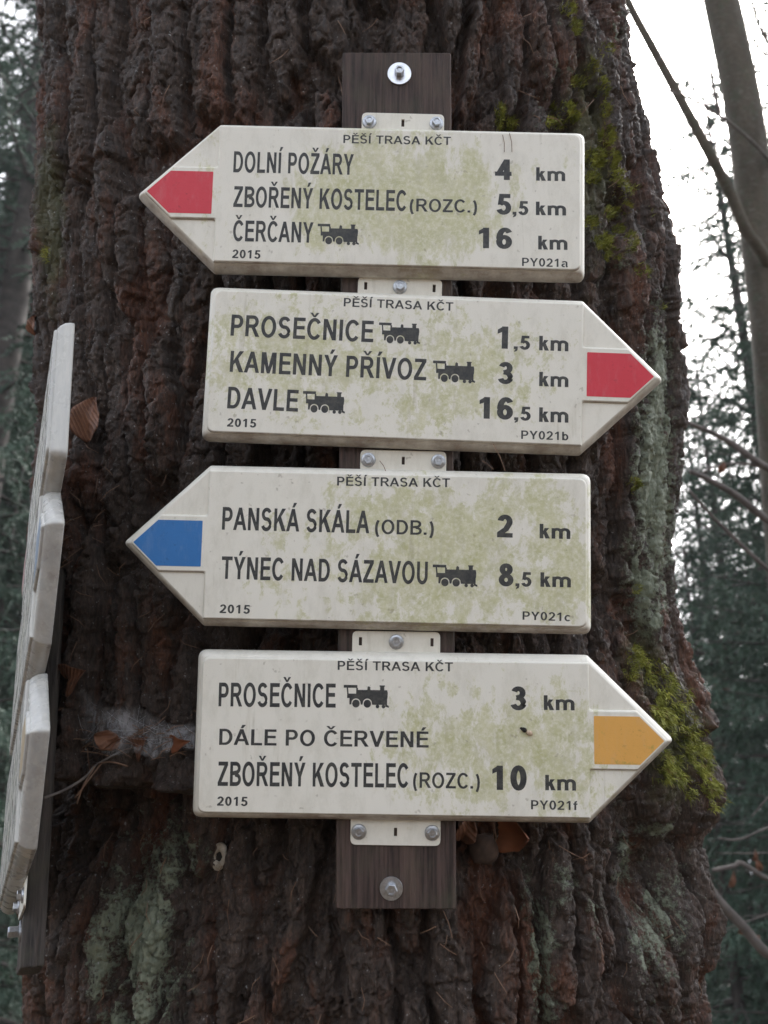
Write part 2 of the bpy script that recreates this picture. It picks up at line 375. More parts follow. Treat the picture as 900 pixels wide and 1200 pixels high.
def trunk_surface(th, z):
    """th: angle from the front (+ to the right); returns x, y (trunk frame), outward dir and masks"""
    side = np.where(th >= 0, 1.0, -1.0)
    a = np.where(th >= 0, halfw(z, 1), halfw(z, -1))
    bx, by = np.sin(th), -np.cos(th)
    dep = np.where(np.abs(th) < math.pi/2, BD, BD*.95)
    flare = np.where(z < .9, 1+.28*((.9-z)/.9)**2, 1.0)
    x = a*bx; y = YF+BD+dep*flare*by
    s = np.arctan2(bx*dep, -by*a); nx, ny = bx*dep, by*a; l = np.hypot(nx, ny); nx, ny = nx/l, ny/l
    u = th*.46
    # large form: low bulges along the trunk
    d = .02*(fbm(u*5+3, z*2.2, 21, 3)-.5)
    # collar / ledge with a hollow below
    lz = ledge_z(th)+.012*(fbm(u*22, z*3, 31, 3)-.5)
    t = z-lz
    onw = sstep(-1.25, -1.0, th)*(1-.6*sstep(.1, .5, th))*(1-sstep(1.3, 1.6, th))
    A = .040*onw
    prof = np.where(t >= 0, A*np.exp(-t/.05), 0)
    under = np.where(t < 0, -.035*onw*np.exp(t/.16)*sstep(0, -.02, t)+A*(1-sstep(0, -.022, t)), 0)
    d = d+prof+under
    # burl at the right with an overhang, hollow under it
    g = lambda t0, z0, st, sz: np.exp(-((th-t0)/st)**2-((z-z0)/sz)**2)
    d = d+.038*g(1.20, 1.475, .30, .075)*sstep(1.385, 1.425, z+.01*np.sin(th*20))-.085*g(.88, 1.36, .22, .07)
    d = d-.03*g(-.80, 1.43, .35, .09)
    # ---- bark relief
    uu = u+.030*(fbm(u*8, z*4.0, 41, 3)-.5)+.012*(fbm(u*34, z*22, 43, 3)-.5)+.006*(fbm(u*130, z*90, 44, 3)-.5)
    zz = z+.05*(fbm(u*12, z*5, 45, 3)-.5)+.022*(fbm(u*80, z*60, 46, 3)-.5)
    uw = uu+.014*(fbm(u*15, z*7, 47, 2)-.5)
    f1, f2, r1 = worley(uw/.046, zz/.30, 51)
    e = f2-f1; plate = .8*sstep(.09, .27, e+.16*(fbm(u*150, z*80, 48, 3)-.5))+.2*sstep(.2, .7, e)
    f1b, f2b, r2 = worley(uu/.022+.3, zz/.085, 57); eb = sstep(.0, .22, f2b-f1b)
    f1c, f2c, r3 = worley(uu/.0085+8*fbm(u*40, z*40, 61, 2), zz/.021, 63); ec = sstep(.0, .22, f2c-f1c)
    amp = .75+.5*fbm(u*6, z*3, 71, 2)
    rid = lambda a, b, sd: 1-np.abs(2*fbm(u*a, z*b, sd, 4)-1)*2.2
    step = np.floor(r3*4)/4
    step2 = np.floor(r2*5)/5
    eb = sstep(.02, .12, f2b-f1b); ec = sstep(.02, .16, f2c-f1c)
    f1d, f2d, r4 = worley(uu/.0105+.7, zz/.016+.2*np.sin(u*90), 67); ed = sstep(.0, .14, f2d-f1d)
    f1e, f2e, r5 = worley(uw/.034+.4, (zz+.012*np.sin(u*70))/.055, 69); ee = sstep(.02, .14, f2e-f1e)
    tilt = (fbm(u*30+r2*9, z*30+r2*5, 81, 2)-.5)
    bk = .033*plate*(.55+.9*r1)*amp + .0075*(eb*(.2+step2)) + .0070*ee*(.15+np.floor(r5*4)/4) + .0046*ec*(.1+step) + .0024*ed*(.2+r4) + .010*tilt + .008*(fbm(u*40, z*16, 73, 4)-.5)+.0030*(fbm(u*190, z*130, 77, 4)-.5)
    d = d+bk-.033
    return np.stack([x+nx*d, y+ny*d, z], -1), np.stack([nx, ny, np.zeros_like(nx)], -1), plate, r1
def trunk_grid():
    th = np.concatenate([np.linspace(-math.pi, -1.75, 40)[:-1], np.linspace(-1.75, 1.75, 860), np.linspace(1.75, math.pi, 40)[1:]])
    z = np.concatenate([np.linspace(-.5, 1.0, 60)[:-1], np.linspace(1.0, 2.85, 860), np.linspace(2.85, 9, 120)[1:]])
    return th, z
TH, ZZ = trunk_grid()
G_th, G_z = np.meshgrid(TH, ZZ)
TP, TN, T_plate, T_id = trunk_surface(G_th, G_z)
TU, TV, TD = proj(TP)
def blob(u, v, ru, rv): return np.exp(-((TU-u)/ru)**2-((TV-v)/rv)**2)
front = (np.abs(G_th) < 1.75)*(G_z > .95)*(G_z < 2.9)
lich = np.zeros(TU.shape)
for u, v, ru, rv, k in [(165, 1090, 60, 120, 1.0), (185, 1130, 45, 90, 1.05), (200, 1010, 45, 70, .85), (120, 1130, 30, 90, .9), (150, 1190, 50, 60, 1.0), (635, 1110, 20, 90, 1.0), (655, 1030, 22, 40, .7), (640, 1190, 25, 50, .9),
                        (768, 560, 30, 180, 1.15), (755, 690, 32, 90, 1.05), (770, 450, 24, 100, 1.05), (720, 280, 40, 90, .55), (660, 120, 50, 130, .5),
                        (770, 1080, 45, 120, .72), (730, 1000, 18, 80, .8), (770, 970, 45, 12, .7), (730, 40, 30, 60, .45), (620, 1050, 12, 50, .7), (700, 1060, 14, 60, .5),
                        (135, 180, 25, 90, .25), (480, 20, 60, 40, .2), (170, 620, 60, 160, .22)]:
    lich = np.maximum(lich, k*blob(u, v, ru, rv))
lich = lich*front*(.55+.45*T_plate)
alg = np.zeros(TU.shape)
for u, v, ru, rv, k in [(58, 250, 20, 110, 1.0), (60, 330, 16, 60, .6), (690, 180, 40, 170, .75), (790, 870, 50, 90, .8), (640, 240, 60, 80, .5), (755, 780, 40, 60, .7)]:
    alg = np.maximum(alg, k*blob(u, v, ru, rv))
alg = alg*front
def surf(u, v):              # nearest front vertex of the trunk seen at pixel (u, v)
    j = ((TU-u)**2+(TV-v)**2 < 9)*front
    idx = np.argwhere(j)
    if not len(idx): 
        q = np.where(front > 0, (TU-u)**2+(TV-v)**2, 1e9); i = np.unravel_index(np.argmin(q), q.shape); return TP[i], TN[i]
    dd = TD[idx[:, 0], idx[:, 1]]; i = tuple(idx[np.argmin(dd)]); return TP[i], TN[i]
nz, nt_ = G_th.shape
a_ = (np.arange(nz-1)[:, None]*nt_+np.arange(nt_-1)[None, :]).ravel()
trunk_me = npmesh('trunk', TP.reshape(-1, 3), np.stack([a_, a_+1, a_+nt_+1, a_+nt_], -1), M_bark, True)
for nm, arr in (('lichen', lich), ('algae', alg)):
    at_ = trunk_me.attributes.new(nm, 'FLOAT', 'POINT'); at_.data.foreach_set('value', arr.ravel().astype(np.float32))
big = thing('big_tree', 'huge old tree with deeply furrowed dark brown bark carrying the signs', 'tree', LEAN)
link('trunk', trunk_me, big)

# ------------------------------------------------------------------ lettering
def arc(cx, cy, rx, ry, a0, a1, n=12):
    return [(cx+rx*math.cos(R(a0+(a1-a0)*i/n)), cy+ry*math.sin(R(a0+(a1-a0)*i/n))) for i in range(n+1)]
def glyph(ch, T):
    """(advance, strokes, polygons): cap height 1, stem T"""
    h = T/2; hh = h*.9; S = []; P = []
    t = lambda x: x+h
    acc = None
    DEC = {'Á': ('A', 'a'), 'Í': ('I', 'a'), 'Ý': ('Y', 'a'), 'É': ('E', 'a'), 'Ě': ('E', 'c'), 'Š': ('S', 'c'), 'Č': ('C', 'c'), 'Ř': ('R', 'c'), 'Ž': ('Z', 'c')}
    if ch in DEC: ch, acc = DEC[ch]
    top, bot = 1-hh, hh
    def diag(x0, y0, x1, y1, wd): P.append([(x0-wd/2, y0), (x0+wd/2, y0), (x1+wd/2, y1), (x1-wd/2, y1)])
    w = .72
    if ch == 'A':
        w = .74; dw = T*1.06; diag(dw/2-.01, 0, .37, 1, dw); diag(w-dw/2+.01, 0, .37, 1, dw); S.append([(.19, .31), (.55, .31)])
    elif ch == 'B':
        w = .72; S += [[(.06+h, 0), (.06+h, 1)], [(.06, top), (.40, top)]+arc(.40, .74, .20, .26-hh, 90, -90)+[(.06, .48+hh*.3)], [(.38, .53)]+arc(.42, .265, .215, .265-hh, 90, -90)+[(.06, bot)]]
    elif ch == 'C':
        w = .73; S.append(arc(.39, .5, .39-.03-h, .515-hh, 38, 322, 22))
    elif ch == 'D':
        w = .74; S += [[(.06+h, 0), (.06+h, 1)], [(.06, top), (.32, top)]+arc(.34, .5, .70-h-.34, .5-hh, 90, -90, 16)+[(.06, bot)]]
    elif ch == 'E':
        w = .66; S += [[(.06+h, 0), (.06+h, 1)], [(.06, top), (.63, top)], [(.06, .53), (.60, .53)], [(.06, bot), (.645, bot)]]
    elif ch == 'I': w = .12+T; S.append([(.06+h, 0), (.06+h, 1)])
    elif ch == 'K':
        w = .74; S.append([(.06+h, 0), (.06+h, 1)]); dw = T*1.32
        P.append([(.06+T*.9, .30), (.06+T*.9, .30+dw*.95), (.72-dw, 1), (.72, 1)]); P.append([(.72-dw*.92, 0), (.745, 0), (.36+h, .66), (.27, .53)])
    elif ch == 'L': w = .62; S += [[(.06+h, 0), (.06+h, 1)], [(.06, bot), (.60, bot)]]
    elif ch == 'M':
        w = .86; S += [[(.06+h, 0), (.06+h, 1)], [(.80-h, 0), (.80-h, 1)]]; dw = T*.95
        P.append([(.06, 1), (.06+T*1.35, 1), (.43+dw*.45, 0), (.43-dw*.45, 0)]); P.append([(.80, 1), (.80-T*1.35, 1), (.43-dw*.45, 0), (.43+dw*.45, 0)])
    elif ch == 'N':
        w = .75; S += [[(.06+h, 0), (.06+h, 1)], [(.69-h, 0), (.69-h, 1)]]; P.append([(.06, 1), (.06+T*1.12, 1), (.69, 0), (.69-T*1.12, 0)])
    elif ch == 'O': w = .80; S.append(arc(.40, .5, .365-h, .515-hh, 0, 360, 32))
    elif ch == 'P':
        w = .68; S += [[(.06+h, 0), (.06+h, 1)], [(.06, top), (.38, top)]+arc(.38, .69, .265-h, .31-hh, 90, -90)+[(.06, .38+hh)]]
    elif ch == 'R':
        w = .75; S += [[(.06+h, 0), (.06+h, 1)], [(.06, top), (.42, top)]+arc(.42, .71, .265-h, .29-hh, 90, -90)+[(.06, .42+hh)]]
        P.append([(.36-h*.4, .46), (.36+T*.95, .46), (.755, 0), (.755-T*1.2, 0)])
    elif ch == 'S':
        w = .68
        S.append(arc(.335, .735, .26-h*.7, .28-hh, 22, 178, 12)+arc(.335, .735, .26-h*.7, .22, 182, 262, 6)+arc(.335, .27, .28-h*.7, .25, 84, 0, 6)+arc(.335, .285, .28-h*.7, .30-hh, -3, -162, 12))
    elif ch == 'T': w = .66; S += [[(.33, 0), (.33, 1)], [(.02, top), (.64, top)]]
    elif ch == 'U': w = .74; S.append([(.06+h, 1), (.06+h, .40)]+arc(.37, .36, .31-h, .375-hh, 180, 360, 16)+[(.68-h, .40), (.68-h, 1)])
    elif ch == 'V': w = .72; dw = T*1.08; diag(dw/2, 1, .36, 0, dw); diag(w-dw/2, 1, .36, 0, dw)
    elif ch == 'Y':
        w = .70; dw = T*1.16; S.append([(.35, 0), (.35, .46)]); P.append([(.01, 1), (.01+dw, 1), (.35+h, .40), (.35-h, .40)]); P.append([(.69, 1), (.69-dw, 1), (.35-h, .40), (.35+h, .40)])
    elif ch == 'Z': w = .66; S += [[(.05, top), (.62, top)], [(.03, bot), (.64, bot)]]; P.append([(.03, T*.8), (.03+T*1.25, T*.8), (.62, 1-T*.8), (.62-T*1.25, 1-T*.8)])
    elif ch == '0': w = .60; S.append(arc(.30, .5, .26-h, .51-hh, 0, 360, 28))
    elif ch == '1': w = .60; S.append([(.34, 0), (.34, 1)]); P.append([(.10, .66), (.10, .66+T*.95), (.34-h*.6, 1), (.34, 1), (.34, .80)])
    elif ch == '2':
        w = .60; S += [arc(.30, .70, .255-h, .31-hh, 170, -28, 16)+[(.33, .36), (.14, T*.9), (.13, T*.6)], [(.035, bot), (.56, bot)]]
    elif ch == '3':
        w = .60; S += [arc(.285, .735, .235-h*.9, .275-hh, 162, -80, 14)+[(.22, .53)], [(.22, .53)]+arc(.285, .28, .262-h*.9, .27-hh*.4, 80, 0, 6)+arc(.285, .285, .262-h*.9, .295-hh, 0, -165, 12)]
    elif ch == '4': w = .60; S += [[(.42, 0), (.42, 1)], [(.02, .30), (.58, .30)]]; P.append([(.02, .24), (.02+T*1.0, .24), (.42+h, 1), (.42-h*.9, 1)])
    elif ch == '5':
        w = .60; S += [[(.13, top), (.53, top)]]; P.append([(.08, .46), (.08+T*.95, .50), (.13+T*.95, 1), (.13, 1)])
        S.append(arc(.29, .325, .275-h, .335-hh, 140, -160, 20))
    elif ch == '6':
        w = .60; S += [arc(.30, .32, .262-h, .33-hh, 0, 360, 26), arc(.33, .48, .29-h, .53-hh, 182, 42, 14)]
    elif ch == '8':
        w = .60; S += [arc(.30, .745, .235-h, .265-hh, 0, 360, 24), arc(.30, .275, .262-h, .285-hh, 0, 360, 24)]
    elif ch == 'k':
        w = .57; S.append([(.05+h, 0), (.05+h, 1)]); P.append([(.05+T*.9, .22), (.05+T*.9, .22+T*1.25), (.54-T*1.25, .72), (.54, .72)]); P.append([(.57-T*1.2, 0), (.575, 0), (.33+h*.6, .52), (.24, .40)])
    elif ch == 'm':
        w = .93; S += [[(.05+h, 0), (.05+h, .72)], [(.05+h, .42)]+arc(.05+h+.19, .46, .19, .275-hh, 180, 0, 12)+[(.05+h+.38, 0)], [(.05+h+.38, .42)]+arc(.05+h+.57, .46, .19, .275-hh, 180, 0, 12)+[(.05+h+.76, 0)]]
        w = .10+T+.76+.01
    elif ch == 'a':
        w = .58; S += [arc(.29, .52, .205-h*.4, .215-hh, 165, 0, 12)+[(.495-h*.4, .12), (.53, 0)], arc(.245, .215, .215-h, .225-hh, 60, 360-60, 16)]
    elif ch == 'b': w = .60; S += [[(.05+h, 0), (.05+h, 1)], arc(.31, .36, .25-h, .375-hh, 0, 360, 24)]
    elif ch == 'c': w = .56; S.append(arc(.295, .36, .265-h, .375-hh, 42, 318, 20))
    elif ch == 'f': w = .36; S += [[(.15, 0), (.15, .78)]+arc(.30, .80, .15, .205-hh, 180, 95, 8), [(.0, .655), (.32, .655)]]
    elif ch == '(': w = .36; S.append(arc(.42, .37, .32-h*.5, .70, 125, 235, 12))
    elif ch == ')': w = .36; S.append(arc(-.06, .37, .32-h*.5, .70, 55, -55, 12))
    elif ch == '.': w = .30; P.append([(.06, 0), (.06+T*1.1, 0), (.06+T*1.1, T*1.1), (.06, T*1.1)])
    elif ch == ',': w = .30; P.append([(.06, 0), (.06+T*1.1, 0), (.06+T*1.1, T*1.1), (.06, T*1.1)]); P.append([(.06+T*.55, .01), (.06+T*1.1, .01), (.06+T*.9, -.12), (.06+T*.2, -.20), (.06+T*.1, -.13)])
    elif ch == ' ': w = .30
    cx = w/2
    if acc == 'a': P.append([(cx-.06, 1.06), (cx+.06, 1.06), (cx+.20, 1.27), (cx+.02, 1.27)])
    if acc == 'c': P.append([(cx-.23, 1.27), (cx-.09, 1.27), (cx+.05, 1.06), (cx-.05, 1.06)]); P.append([(cx+.23, 1.27), (cx+.09, 1.27), (cx-.05, 1.06), (cx+.05, 1.06)])
    return w, S, P
def strip(pts, T):
    P = np.array(pts, float); closed = np.hypot(*(P[0]-P[-1])) < 1e-6
    if closed: P = P[:-1]
    n = len(P); L = []; Rr = []
    for i in range(n):
        a = P[i]-P[i-1] if (i > 0 or closed) else None; b = P[(i+1) % n]-P[i] if (i < n-1 or closed) else None
        da = a/np.hypot(*a) if a is not None and np.hypot(*a) > 1e-9 else None; db = b/np.hypot(*b) if b is not None and np.hypot(*b) > 1e-9 else None
        if da is None: da = db
        if db is None: db = da
        na = np.array([-da[1], da[0]]); nb = np.array([-db[1], db[0]]); m = na+nb; l = np.hypot(*m); m = m/l if l > 1e-6 else na
        k = min(1/max(m@na, .35), 1.6); L.append(P[i]+m*k*T/2); Rr.append(P[i]-m*k*T/2)
    V = L+Rr; F = [(i, (i+1) % n, n+(i+1) % n, n+i) for i in range(n if closed else n-1)]
    return V, F
def text_mesh(name, s, T, frame, p0, p1, cap, y):
    """p0, p1: ends of the baseline (sign frame, x/z); cap: cap height; y: depth of the printed face"""
    pen = 0; pieces = []
    for ch in s:
        wd, S, P = glyph(ch, T)
        for st in S: pieces.append([(np.array(q)+[pen, 0]) for q in strip(st, T)[0]] and (np.array(strip(st, T)[0])+[pen, 0], strip(st, T)[1]))
        for po in P: pieces.append((np.array(po)+[pen, 0], [tuple(range(len(po)))]))
        pen += wd+.035
    lo = min(q[0][:, 0].min() for q in pieces); hi = max(q[0][:, 0].max() for q in pieces)
    p0 = np.array(p0); p1 = np.array(p1); d = (p1-p0)/(hi-lo); dirv = (p1-p0)/np.hypot(*(p1-p0)); upv = np.array([-dirv[1], dirv[0]])*cap
    V = []; F = []
    for k, (Q, fs) in enumerate(pieces):
        b = len(V); zz = y-.00012-.000012*(k % 9)
        for q in Q:
            r = p0+d*(q[0]-lo)+upv*q[1]; V.append((r[0], zz, r[1]))
        for f in fs:
            ar = sum(Q[f[i]][0]*Q[f[(i+1) % len(f)]][1]-Q[f[(i+1) % len(f)]][0]*Q[f[i]][1] for i in range(len(f)))
            F.append(tuple(i+b for i in (f if ar > 0 else f[::-1])))     # facing the viewer (-y)
    return mesh(name, V, F, M_ink)
def loco_mesh(p0, p1, y):          # steam engine pictogram in the box p0 (lower left) - p1 (upper right)
    X = lambda x: x/150; Z = lambda z: 1-z/72
    polys = [[(0, 0), (46, 0), (46, 9), (0, 9)], [(10, 9), (15, 9), (17, 28), (12, 28)], [(42, 9), (48, 9), (48, 28), (42, 28)],
             [(80, 6), (84, 3), (89, 6), (90, 16), (79, 16)], [(120, 0), (138, 0), (138, 4), (136, 4), (136, 16), (122, 16), (122, 4), (120, 4)]]
    body = [(48, 15), (145, 15), (147, 22), (147, 44), (143, 58), (139, 62), (98, 62)]
    wheel = lambda c, r: [(c+r*math.cos(R(180*i/10)), 58-r*math.sin(R(180*i/10))) for i in range(11)]
    low = [(98, 61)]+[(x, min(z, 61)) for x, z in wheel(80, 16)]+[(x, min(z, 61)) for x, z in wheel(42, 16)]+[(22, 61), (12, 27), (48, 27)]
    V = []; F = []
    def addp(pts, k):
        b = len(V)
        for x, z in pts: V.append((p0[0]+(p1[0]-p0[0])*X(x), y-.00012-.000012*k, p0[1]+(p1[1]-p0[1])*Z(z)))
        ar = sum(pts[i][0]*-pts[(i+1) % len(pts)][1]+pts[(i+1) % len(pts)][0]*pts[i][1] for i in range(len(pts)))
        idx = tuple(range(b, b+len(pts))); F.append(idx if ar > 0 else idx[::-1])
    for k, po in enumerate(polys): addp(po, k)
    # boiler and frame as convex pieces between the wheel cut-outs
    addp([(48, 15), (146, 15), (148, 24), (147, 41), (12, 41), (12, 27), (48, 27)], 6)
    def under(x0, x1, k):
        n = max(2, int((x1-x0)/2)); 
        for i in range(n):
            a = x0+(x1-x0)*i/n; b2 = x0+(x1-x0)*(i+1)/n; zz = []
            for x in (a, b2):
                z = 61
                for c in (42, 80):
                    if abs(x-c) < 16: z = min(z, 58-math.sqrt(256-(x-c)**2))
                zz.append(max(z, 41.2))
            addp([(a, 41), (b2, 41), (b2, zz[1]), (a, zz[0])], k)
    under(20, 146, 7)
    for c, zc2, r in ((42, 58, 12.5), (80, 58, 12.5), (114, 66, 6), (134, 66, 6)):
        addp([(c+r*math.cos(R(20*i)), zc2+r*math.sin(R(20*i))) for i in range(18)], 8)
    addp([(140, 58), (152, 64), (152, 70), (140, 66)], 5)
    return mesh('train_pictogram', V, F, M_ink)

# ------------------------------------------------------------------ sign geometry
def offs(P, d):            # inset a CCW polygon (x, z) by d
    P = np.array(P, float); n = len(P); out = []
    for i in range(n):
        a = P[i]-P[i-1]; b = P[(i+1) % n]-P[i]; a /= np.hypot(*a); b /= np.hypot(*b)
        na = np.array([-a[1], a[0]]); nb = np.array([-b[1], b[0]]); m = na+nb; m /= np.hypot(*m)
        out.append(P[i]+m*d/max(m@na, .3))
    return np.array(out)
def rounded(P, rad, k=6):
    P = np.array(P, float); n = len(P); out = []
    for i in range(n):
        r = rad[i]; a = P[i-1]-P[i]; b = P[(i+1) % n]-P[i]; la, lb = np.hypot(*a), np.hypot(*b); a /= la; b /= lb
        ang = math.acos(max(-1, min(1, a@b))); t = min(r/math.tan(ang/2), la*.45, lb*.45)
        p, q = P[i]+a*t, P[i]+b*t
        for j in range(k+1):
            s = j/k; out.append((1-s)**2*p+2*s*(1-s)*P[i]+s*s*q)
    return np.array(out)
def stack(name, P, rad, rings, mat, back=True):
    """rings: (inset, y) from the back to the front; rounded corners; front cap closed"""
    V = []; F = []; n = None
    for ins, y in rings:
        Q = rounded(offs(P, ins), [max(r-ins*.6, .0006) if r > 0 else .0006 for r in rad]); n = len(Q)
        V += [(q[0], y, q[1]) for q in Q]
    for k in range(len(rings)-1):
        F += [(k*n+i, k*n+(i+1) % n, (k+1)*n+(i+1) % n, (k+1)*n+i) for i in range(n)]
    F.append(tuple((len(rings)-1)*n+i for i in range(n)))
    if back: F.append(tuple(range(n))[::-1])
    me = mesh(name, V, F, mat)
    for p in me.polygons: p.use_smooth = len(p.vertices) == 4
    return me
SL, SH, SA = .453, .190, .0990
FACE = -.0028
def curve_fill(name, polys, y0, y1, mat, bev=.0):
    cu = bpy.data.curves.new(name, 'CURVE'); cu.dimensions = '2D'; cu.fill_mode = 'BOTH'; cu.extrude = abs(y1-y0)/2-bev; cu.bevel_depth = bev
    for po in polys:
        sp = cu.splines.new('POLY'); sp.points.add(len(po)-1); sp.use_cyclic_u = True
        for pt, q in zip(sp.points, po): pt.co = (q[0], q[1], 0, 1)
    o = bpy.data.objects.new(name, cu); COL.objects.link(o); bpy.context.view_layer.update()
    me = bpy.data.meshes.new_from_object(o.evaluated_get(bpy.context.evaluated_depsgraph_get()))
    bpy.data.objects.remove(o); bpy.data.curves.remove(cu)
    me.transform(Matrix.Translation((0, (y0+y1)/2, 0)) @ Matrix.Rotation(R(90), 4, 'X'))
    me.name = name; me.materials.clear(); me.materials.append(mat); return me
def hexbolt(r_flange, r_hex, h_flange, h_hex, mat):
    """axis along -y (towards the viewer), seat at y=0"""
    V = []; F = []; n = 24
    rings = [(r_flange, 0), (r_flange, -h_flange*.5), (r_flange*.93, -h_flange), (r_hex*1.02, -h_flange*1.25)]
    for r, y in rings: V += [(r*math.cos(2*math.pi*i/n), y, r*math.sin(2*math.pi*i/n)) for i in range(n)]
    for k in range(len(rings)-1): F += [(k*n+i, k*n+(i+1) % n, (k+1)*n+(i+1) % n, (k+1)*n+i) for i in range(n)]
    F.append(tuple((len(rings)-1)*n+i for i in range(n)))
    b = len(V); hx = [(r_hex, -h_flange), (r_hex, -h_flange-h_hex*.88), (r_hex*.86, -h_flange-h_hex), (r_hex*.62, -h_flange-h_hex), (r_hex*.55, -h_flange-h_hex*.8)]
    for r, y in hx: V += [(r*math.cos(math.pi/3*i+.3), y, r*math.sin(math.pi/3*i+.3)) for i in range(6)]
    for k in range(len(hx)-1): F += [(b+k*6+i, b+k*6+(i+1) % 6, b+(k+1)*6+(i+1) % 6, b+(k+1)*6+i) for i in range(6)]
    F.append(tuple(b+(len(hx)-1)*6+i for i in range(6)))
    return mesh('screw', V, F, mat)
screw_me = hexbolt(.0088, .0058, .0022, .0052, M_zinc)
def flat_washer(r, ri, t, mat):
    n = 32; V = []; F = []
    for rr, y in ((r, 0), (r, -t*.8), (r*.97, -t), (ri, -t), (ri, 0)): V += [(rr*math.cos(2*math.pi*i/n), y, rr*math.sin(2*math.pi*i/n)) for i in range(n)]
    for k in range(4): F += [(k*n+i, k*n+(i+1) % n, (k+1)*n+(i+1) % n, (k+1)*n+i) for i in range(n)]
    return mesh('washer', V, F, mat)
TAB_Y0, TAB_Y1 = .0180, .0208
def tab_mesh(up, reach, slots, rtop=.006):
    """plate reaching 'reach' beyond the sign edge; slots: x positions with open slots"""
    w2 = .051; e = SH/2; lo, hi = (e-.03, e+reach) if up else (-e-reach, -e+.03)
    out = rounded([(-w2, lo), (w2, lo), (w2, hi), (-w2, hi)], [rtop if not up else .001]*2+[rtop if up else .001]*2, 4)
    zc_ = (e+reach*.5) if up else (-e-reach*.5)
    hol = [rounded([(x-.0024, zc_-.0052), (x-.0024, zc_+.0052), (x+.0024, zc_+.0052), (x+.0024, zc_-.0052)], [.001]*4, 2) for x in slots]
    return curve_fill('mounting_tab', [out]+hol, TAB_Y0, TAB_Y1, M_plain, .0006), zc_
def outline(dirn):
    """corner list CCW seen from the front, sign centre of the rectangular field at x=0; dirn -1 points left"""
    h = SH/2; c = SL/2
    P = [(-c, -h), (c, -h), (c+SA, 0), (c, h), (-c, h)]
    if dirn < 0: P = [(-x, z) for x, z in P][::-1]
    return P
def plateau(dirn, band=.0335):
    h = SH/2-.0078; c = SL/2; i = .0078
    tip = c+SA-i*1.42; xb = tip-band*SA/(SH/2)
    P = [(-c+i, -h), (c-.001, -h), (c-.001, -band), (xb, -band), (tip, 0), (xb, band), (c-.001, band), (c-.001, h), (-c+i, h)]
    if dirn < 0: P = [(-x, z) for x, z in P][::-1]
    return P
def patch(dirn, band=.0268):
    c = SL/2; tip = c+SA-.0158; xb = tip-band*SA/(SH/2)
    P = [(c+.0035, -band), (xb, -band), (tip, 0), (xb, band), (c+.0035, band)]
    if dirn < 0: P = [(-x, z) for x, z in P][::-1]
    return P
def make_sign(label, dirn, M, mat, pmat, group, tabs, gplace=None):
    t = thing('direction_sign', label, 'signpost', M, group)
    P = outline(dirn); rad = [.011, .006, .0055, .006, .011]
    if dirn < 0: rad = rad[::-1]
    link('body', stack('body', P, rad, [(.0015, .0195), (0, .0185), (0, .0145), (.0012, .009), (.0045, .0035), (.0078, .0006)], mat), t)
    rp = [.010, .0015, .004, .003, .004, .003, .004, .0015, .010]
    if dirn < 0: rp = rp[::-1]
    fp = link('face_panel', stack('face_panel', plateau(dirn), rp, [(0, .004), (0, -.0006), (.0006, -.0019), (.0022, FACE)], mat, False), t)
    pa = link('arrow_patch', stack('arrow_patch', patch(dirn), [.001]*5, [(0, -.002), (0, FACE-.0003)], pmat, False), t)
    for up, reach, slots, screws, dx in tabs:
        me, z_ = tab_mesh(up, reach, slots); tb = link('mounting_tab', me, t, Matrix.Translation((dx, 0, 0)))
        for x in screws: link('screw', screw_me, tb, Matrix.Translation((x, TAB_Y0, z_)) @ Matrix.Rotation(random.uniform(0, 1), 4, 'Y'))
    return t, fp
def sign_matrix(mid, end, ang):     # rectangular-field centre in the trunk frame
    c = (np.array(mid)+np.array(end))/2
    return Matrix.Translation((c[0], 0, c[1])) @ Matrix.Rotation(-R(ang), 4, 'Y')
GROUP = 'cream arrow signs on the front board'
